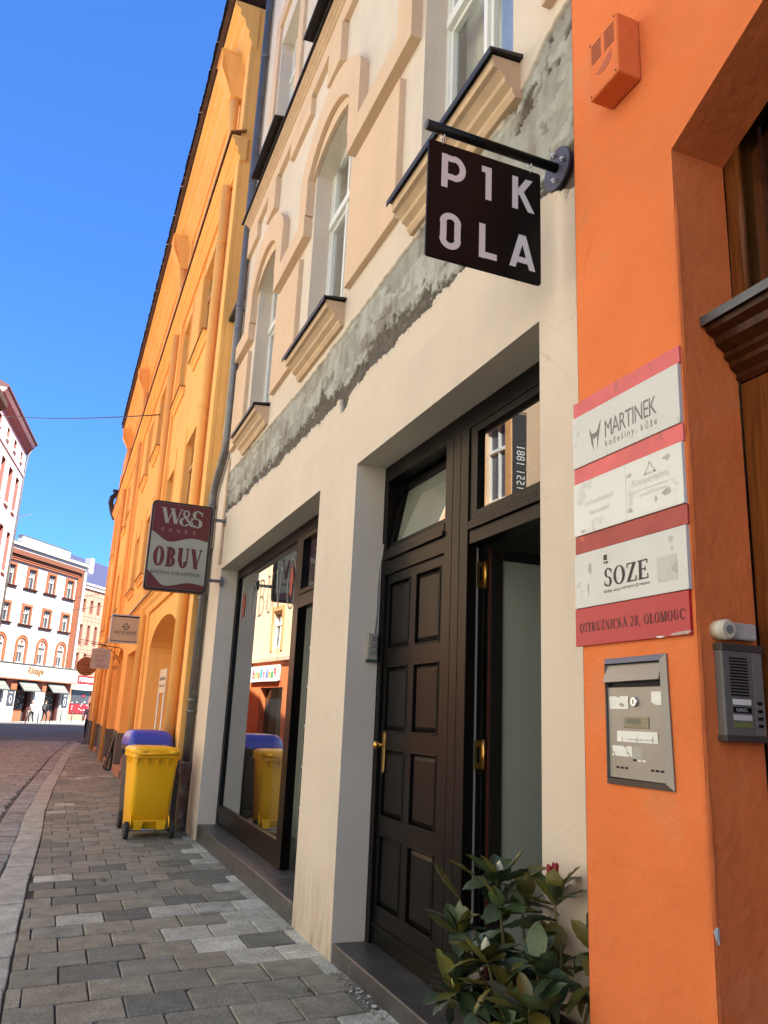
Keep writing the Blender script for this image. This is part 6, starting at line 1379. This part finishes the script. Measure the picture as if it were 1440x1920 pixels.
# ------------------------------------------------------------------ bollards, people, wires
for k, u in enumerate((-8.7, -7.31, -5.88, -4.53, -3.11, -1.64, 1.09, 2.39)):
    b_ = c0+dirv*u+nrm*2.6; z = .02+.0175*u
    wh = ('leftmost', 'second from the left', 'third from the left', 'fourth from the left', 'fifth from the left', 'sixth from the left', 'second from the right', 'rightmost')[k]
    t = thing('bollard', 'slim dark pavement post on the far pavement, '+wh, 'bollard', (b_.x, b_.y, z), 0, 'posts along the far pavement')
    mb = MB(); mb.tube([(0, 0, 0), (0, 0, .92)], .035, 8); mb.build('post', 'tin', t, local=True)
    mb = MB(); mb.tube([(0, 0, .92), (0, 0, .95), (0, 0, 1.0), (0, 0, 1.03)], [.03, .05, .045, .012], 8); mb.build('cap', 'tin', t, local=True)
def person(label, loc, rz, h, top, legs, skin, hair, stride, bag=None):
    t = thing('person', label, 'person', loc, rz)
    k = h/1.75
    J = dict(pel=(0, 0, .95), che=(0, .02, 1.25), nek=(0, .0, 1.47), hd=(0, .01, 1.58), hd2=(0, .015, 1.72), hipL=(.09, 0, .90), kneL=(.10, stride*.5+.05, .50), ankL=(.10, stride*.6-.05, .09), toeL=(.10, stride*.6+.12, .035),
             hipR=(-.09, 0, .90), kneR=(-.10, -stride*.2+.04, .50), ankR=(-.10, -stride*.75, .10), toeR=(-.10, -stride*.75+.15, .035), shL=(.18, 0, 1.42), elL=(.24, -.05, 1.14), wrL=(.24, .08, .93), haL=(.23, .12, .84), shR=(-.18, 0, 1.42), elR=(-.24, -.06, 1.14), wrR=(-.24, .06, .93), haR=(-.23, .1, .84))
    Rr = dict(pel=.145, che=.145, nek=.055, hd=.085, hd2=.08, hipL=.095, kneL=.062, ankL=.042, toeL=.035, hipR=.095, kneR=.062, ankR=.042, toeR=.035, shL=.07, elL=.048, wrL=.034, haL=.035, shR=.07, elR=.048, wrR=.034, haR=.035)
    E_ = ['pel-che', 'che-nek', 'nek-hd', 'hd-hd2', 'pel-hipL', 'hipL-kneL', 'kneL-ankL', 'ankL-toeL', 'pel-hipR', 'hipR-kneR', 'kneR-ankR', 'ankR-toeR', 'che-shL', 'shL-elL', 'elL-wrL', 'wrL-haL', 'che-shR', 'shR-elR', 'elR-wrR', 'wrR-haR']
    ks = list(J); me = bpy.data.meshes.new('body'); me.from_pydata([tuple(c*k for c in J[n]) for n in ks], [tuple(ks.index(q) for q in e.split('-')) for e in E_], [])
    o = bpy.data.objects.new('body', me); COL.objects.link(o); o.modifiers.new('skin', 'SKIN')
    for n, sv_ in zip(ks, me.skin_vertices[0].data): sv_.radius = (Rr[n]*k,)*2; sv_.use_root = n == 'pel'
    s = o.modifiers.new('sub', 'SUBSURF'); s.levels = 2
    m2 = bpy.data.meshes.new_from_object(o.evaluated_get(bpy.context.evaluated_depsgraph_get())); bpy.data.objects.remove(o)
    for q in (top, legs, skin, hair): m2.materials.append(q)
    for pg in m2.polygons:
        c = pg.center/k; pg.use_smooth = True
        pg.material_index = 2 if c.z > 1.46 or (c.z < .95 and abs(c.x) > .185) else (0 if c.z > .92 else 1)
        if c.z < .11: pg.material_index = 3
    b = bpy.data.objects.new('body', m2); COL.objects.link(b); b.parent = t
    mb = MB(); rings = []
    for i in range(6):
        a = Rd(90*i/5); rings.append([(.098*k*math.cos(a)*math.cos(q), (-.012+.105*math.cos(a)*math.sin(q))*k, (1.63+.13*math.sin(a)-(.03*math.sin(q) if i == 0 else 0)*-1)*k) for q in [j*.5236 for j in range(12)]])
    mb.add([v for r0 in rings for v in r0], [(i*12+j, i*12+(j+1) % 12, (i+1)*12+(j+1) % 12, (i+1)*12+j) for i in range(5) for j in range(12)], True); mb.build('hair', hair, t, local=True, fix=True)
    if bag:
        mb = MB(); mb.prism(rrect(.26*k, .36*k, .06, 3, 0, 1.2*k), .13*k, .26*k, lambda u, d, v: (u, -d, v)); mb.build('rucksack', bag, t, local=True, bevel=.03)
    return t
skin = mat('skin', (.55, .33, .24), .6); dk = mat('dark_cloth', (.015, .015, .018), .9); dn = mat('dark_jeans', (.02, .022, .03), .9)
def onfar(u, d): b_ = c0+dirv*u+nrm*d; return (b_.x, b_.y, .03+.0175*u)
person('person with fair hair in pale pink top and dark skirt walking on the far pavement', onfar(-6.75, 1.6), Rd(-35+180), 1.72, mat('pale_pink_cloth', (.62, .42, .38), .9), dk, skin, mat('fair_hair', (.52, .36, .16), .7), .22)
person('person in black jacket with grey rucksack walking on the far pavement', onfar(-5.35, 1.7), Rd(-35), 1.76, dk, dn, skin, mat('dark_hair', (.02, .014, .01), .7), .25, mat('grey_bag', (.07, .07, .08), .9))
person('person in lilac shirt and black trousers walking at the yellow house corner', (1.80, 44.0, gz(44)), Rd(8), 1.74, mat('lilac_cloth', (.30, .25, .36), .9), dk, skin, mat('brown_hair', (.07, .035, .02), .7), .16, None)
mb = MB(); A, B = Vector((-3.77, 37.4, 13.7)), Vector((1.62, 20.7, 8.95)); pts = []
for k in range(15): t = k/14; q = A.lerp(B, t); q.z -= .12*4*t*(1-t); pts.append(q)
mb.tube(pts, .016, 6); tag(mb.build('overhead_wire', 'black'), 'dark overhead wire strung across the street to the yellow house', 'wire')
for k, (a, b) in enumerate((((-6, 62, 8.0), (1.7, 39.6, 6.6)), ((-7, 60, 6.9), (1.7, 39.6, 6.0)))):
    mb = MB(); mb.tube([Vector(a).lerp(Vector(b), t/10)-Vector((0, 0, .25*4*t/10*(1-t/10))) for t in range(11)], .013, 5); tag(mb.build('overhead_wire', 'zinc'), ('upper', 'lower')[k]+' of two thin grey wires crossing in front of the cream building', 'wire')
sl = thing('street_lantern', 'tan globe lantern with iron hook on the pink house at the left edge', 'lamp', (-4.2, 40.4, 13))
mb = MB(); mb.tube([(-4.05, 40.3, 12.3), (-4.05, 40.3, 12.5), (-4.05, 40.3, 12.9), (-4.05, 40.3, 13.0)], [.14, .24, .22, .05], 16); mb.build('globe', mat('tan_globe', (.30, .20, .12), .5), sl)
mb = MB(); mb.tube([(-4.3, 40.4, 13.4), (-4.05, 40.3, 13.5), (-4.05, 40.3, 13.0)], .02, 6); mb.build('hook', 'black', sl)

# ------------------------------------------------------------------ planter and rhododendron
PX0, PX1, PY0, PY1, PZ = 1.455, 1.755, 2.29, 2.83, .50
pl = thing('planter', 'black rectangular planter standing in the corner by the open door', 'planter', (1.6, 2.56, 0))
p = MB()
for q in ((PX0, PX0+.015, PY0, PY1), (PX1-.015, PX1, PY0, PY1), (PX0+.015, PX1-.015, PY0, PY0+.015), (PX0+.015, PX1-.015, PY1-.015, PY1)): p.box(*q, .02, PZ)
p.build('box', mat('black_planter', (.014, .013, .013), .35, .15, 5), pl, bevel=.003)
p = MB(); p.box(PX0+.015, PX1-.015, PY0+.015, PY1-.015, .40, .455); p.build('soil', mat('potting_soil', (.02, .014, .01), .95, .4, 40, .9, 60), pl)
rh = thing('rhododendron', 'potted rhododendron with glossy leaves, white buds and one dark red flower bud', 'plant', (1.6, 2.6, .45))
def leafmat(name, c, c2, tr):
    m = mat(name, c, .42, .22, 14, .35, 55, spec=.5, c2=c2, c2amt=.0, c2scale=22); return m
LM = [leafmat('leaf_olive', (.105, .098, .018), (.13, .115, .024), 0), leafmat('leaf_green', (.045, .075, .024), (.06, .09, .03), 0), leafmat('leaf_grey_green', (.062, .088, .045), (.08, .105, .055), 0), leafmat('leaf_dark', (.03, .05, .02), (.045, .065, .025), 0), leafmat('leaf_yellow', (.26, .23, .05), (.20, .17, .04), 0)]
lmesh = []
rnd = random.Random(21)
for mi, lm_ in enumerate(LM):
    for v in range(3):
        L0 = .122; W0 = .028+.005*v; n = 9; curl = (.18, .55, -.25)[v]; vs = []; fs = []
        for i in range(n+1):
            t = i/n; w_ = W0*max(.03, (math.sin(math.pi*min(1, t*.97+.015))**.85)*(.72+.5*t)); zz = -curl*L0*t*t; ph = i*1.7+v
            vs += [(-w_, t*L0, zz+.22*w_+.0022*math.sin(ph*2)), (-w_*.5, t*L0, zz+.05*w_), (0, t*L0, zz-.0015), (w_*.5, t*L0, zz+.05*w_), (w_, t*L0, zz+.22*w_+.0022*math.cos(ph*2.3))]
        for i in range(n):
            for j in range(4): fs.append((i*5+j, i*5+j+1, (i+1)*5+j+1, (i+1)*5+j))
        m1 = MB(); m1.add(vs, fs, True); me = bpy.data.meshes.new('leaf'); me.from_pydata(m1.v, [], m1.f); me.polygons.foreach_set('use_smooth', [True]*len(fs)); me.materials.append(lm_); lmesh.append(me)
def add_leaf(pos, az, elv, s, mi, roll=0.):
    o = bpy.data.objects.new('leaf', lmesh[mi*3+rnd.randrange(3)]); COL.objects.link(o); o.parent = rh; o.matrix_parent_inverse = Matrix.Translation(-rh.location)
    o.matrix_basis = Matrix.Translation(pos) @ Matrix.Rotation(az, 4, 'Z') @ Matrix.Rotation(elv, 4, 'X') @ Matrix.Rotation(roll, 4, 'Y') @ Matrix.Scale(s, 4)
tips = [((1.58, 2.62, .45), (1.55, 2.66, .72), (1.548, 2.68, .93), 'w', .036), ((1.60, 2.60, .45), (1.56, 2.66, .7), (1.535, 2.66, .845), 'w', .026), ((1.66, 2.50, .45), (1.695, 2.52, .70), (1.680, 2.54, .885), 'r', .04), ((1.55, 2.58, .45), (1.50, 2.62, .58), (1.475, 2.64, .69), 'w', .04),
        ((1.52, 2.74, .45), (1.475, 2.79, .50), (1.45, 2.82, .545), 'y', .03), ((1.68, 2.42, .45), (1.71, 2.38, .62), (1.73, 2.36, .76), None, 0), ((1.66, 2.66, .45), (1.69, 2.74, .66), (1.70, 2.78, .82), None, 0), ((1.56, 2.44, .45), (1.50, 2.40, .55), (1.47, 2.36, .62), None, 0), ((1.60, 2.70, .45), (1.52, 2.80, .62), (1.47, 2.86, .72), None, 0), ((1.68, 2.58, .45), (1.71, 2.6, .56), (1.715, 2.60, .66), None, 0), ((1.62, 2.5, .45), (1.58, 2.47, .6), (1.56, 2.46, .70), None, 0), ((1.6, 2.5, .45), (1.53, 2.52, .5), (1.49, 2.5, .52), None, 0)]
for a, b, c, bud, bs in tips:
    p = MB(); pts = [Vector(a).lerp(Vector(b), t/4) for t in range(5)]+[Vector(b).lerp(Vector(c), t/4) for t in range(1, 5)]; p.tube(pts, [.0065-.0003*k for k in range(len(pts))], 7); p.build('stem', mat('rhodo_stem', (.10, .085, .03), .7, .2, 20), rh)
    top = Vector(c); dirn = (top-Vector(b)).normalized()
    n = 12 if bud else 11; a0 = rnd.uniform(0, 6.28)
    for k in range(n):
        add_leaf(top-dirn*rnd.uniform(.0, .035), a0+k*2.4+rnd.uniform(-.25, .25), Rd(rnd.choice((0, 12, 25, 38, 52, 66)))+rnd.uniform(-.2, .2), rnd.uniform(.78, 1.22), rnd.choices(range(4), (.42, .27, .18, .13))[0], rnd.uniform(-.5, .5))
    for k in range(7):
        q = Vector(b).lerp(top, rnd.uniform(-.3, .7)); add_leaf(q, rnd.uniform(0, 6.28), Rd(rnd.uniform(-40, 20)), rnd.uniform(.75, 1.15), rnd.choices(range(4), (.34, .26, .14, .26))[0], rnd.uniform(-.5, .5))
    if bud in ('w', 'y'):
        bs *= 1.2; p = MB(); h = bs*1.25; p.tube([top+Vector((0, 0, h*t-.004)) for t in (0, .12, .35, .6, .82, 1.0)], [.004, bs*.28, bs*.37, bs*.33, bs*.2, .002], 12); bm_ = p.build('bud', mat('white_bud', (.62, .60, .42), .6, .1, 60, .6, 160, c2=(.45, .38, .14), c2amt=.04, c2scale=90) if bud == 'w' else mat('yellow_bud', (.36, .32, .08), .6, .1, 40), rh)
    if bud == 'r':
        top = top+dirn*.022
        p = MB(); p.tube([top+Vector((0, 0, .0)), top+Vector((0, 0, .012)), top+Vector((0, 0, .03)), top+Vector((0, 0, .05))], [.006, .015, .014, .004], 10); p.build('bud_base', mat('yellow_green_bud', (.36, .27, .05), .6, .2, 60), rh)
        for k in range(9):
            a_ = k*2.4; r_ = .010 if k < 6 else .003; base = top+Vector((r_*math.cos(a_), r_*math.sin(a_), .03)); p = MB(); p.tube([base, base+Vector((r_*.4*math.cos(a_), r_*.4*math.sin(a_), .018)), base+Vector((r_*.6*math.cos(a_), r_*.6*math.sin(a_), .038+.006*(k % 3))), base+Vector((r_*.5*math.cos(a_), r_*.5*math.sin(a_), .045+.006*(k % 3)))], [.003, .0055, .006, .002], 8); p.build('petal', mat('dark_red_petal', (.20, .006, .012), .5), rh)
for pos, az, el, s, mi in (((1.445, 2.825, .515), .2, Rd(82), 1.15, 4), ((1.46, 2.80, .50), 1.9, Rd(35), 1.3, 2), ((1.50, 2.70, .51), 2.4, Rd(-5), 1.45, 2), ((1.54, 2.50, .50), 2.6, Rd(-35), 1.5, 2), ((1.50, 2.72, .90), 1.3, Rd(40), 1.15, 0), ((1.46, 2.80, .83), 1.0, Rd(35), 1.25, 0), ((1.60, 2.60, .93), -1.3, Rd(38), 1.1, 0)): add_leaf(Vector(pos), az, el, s, mi)
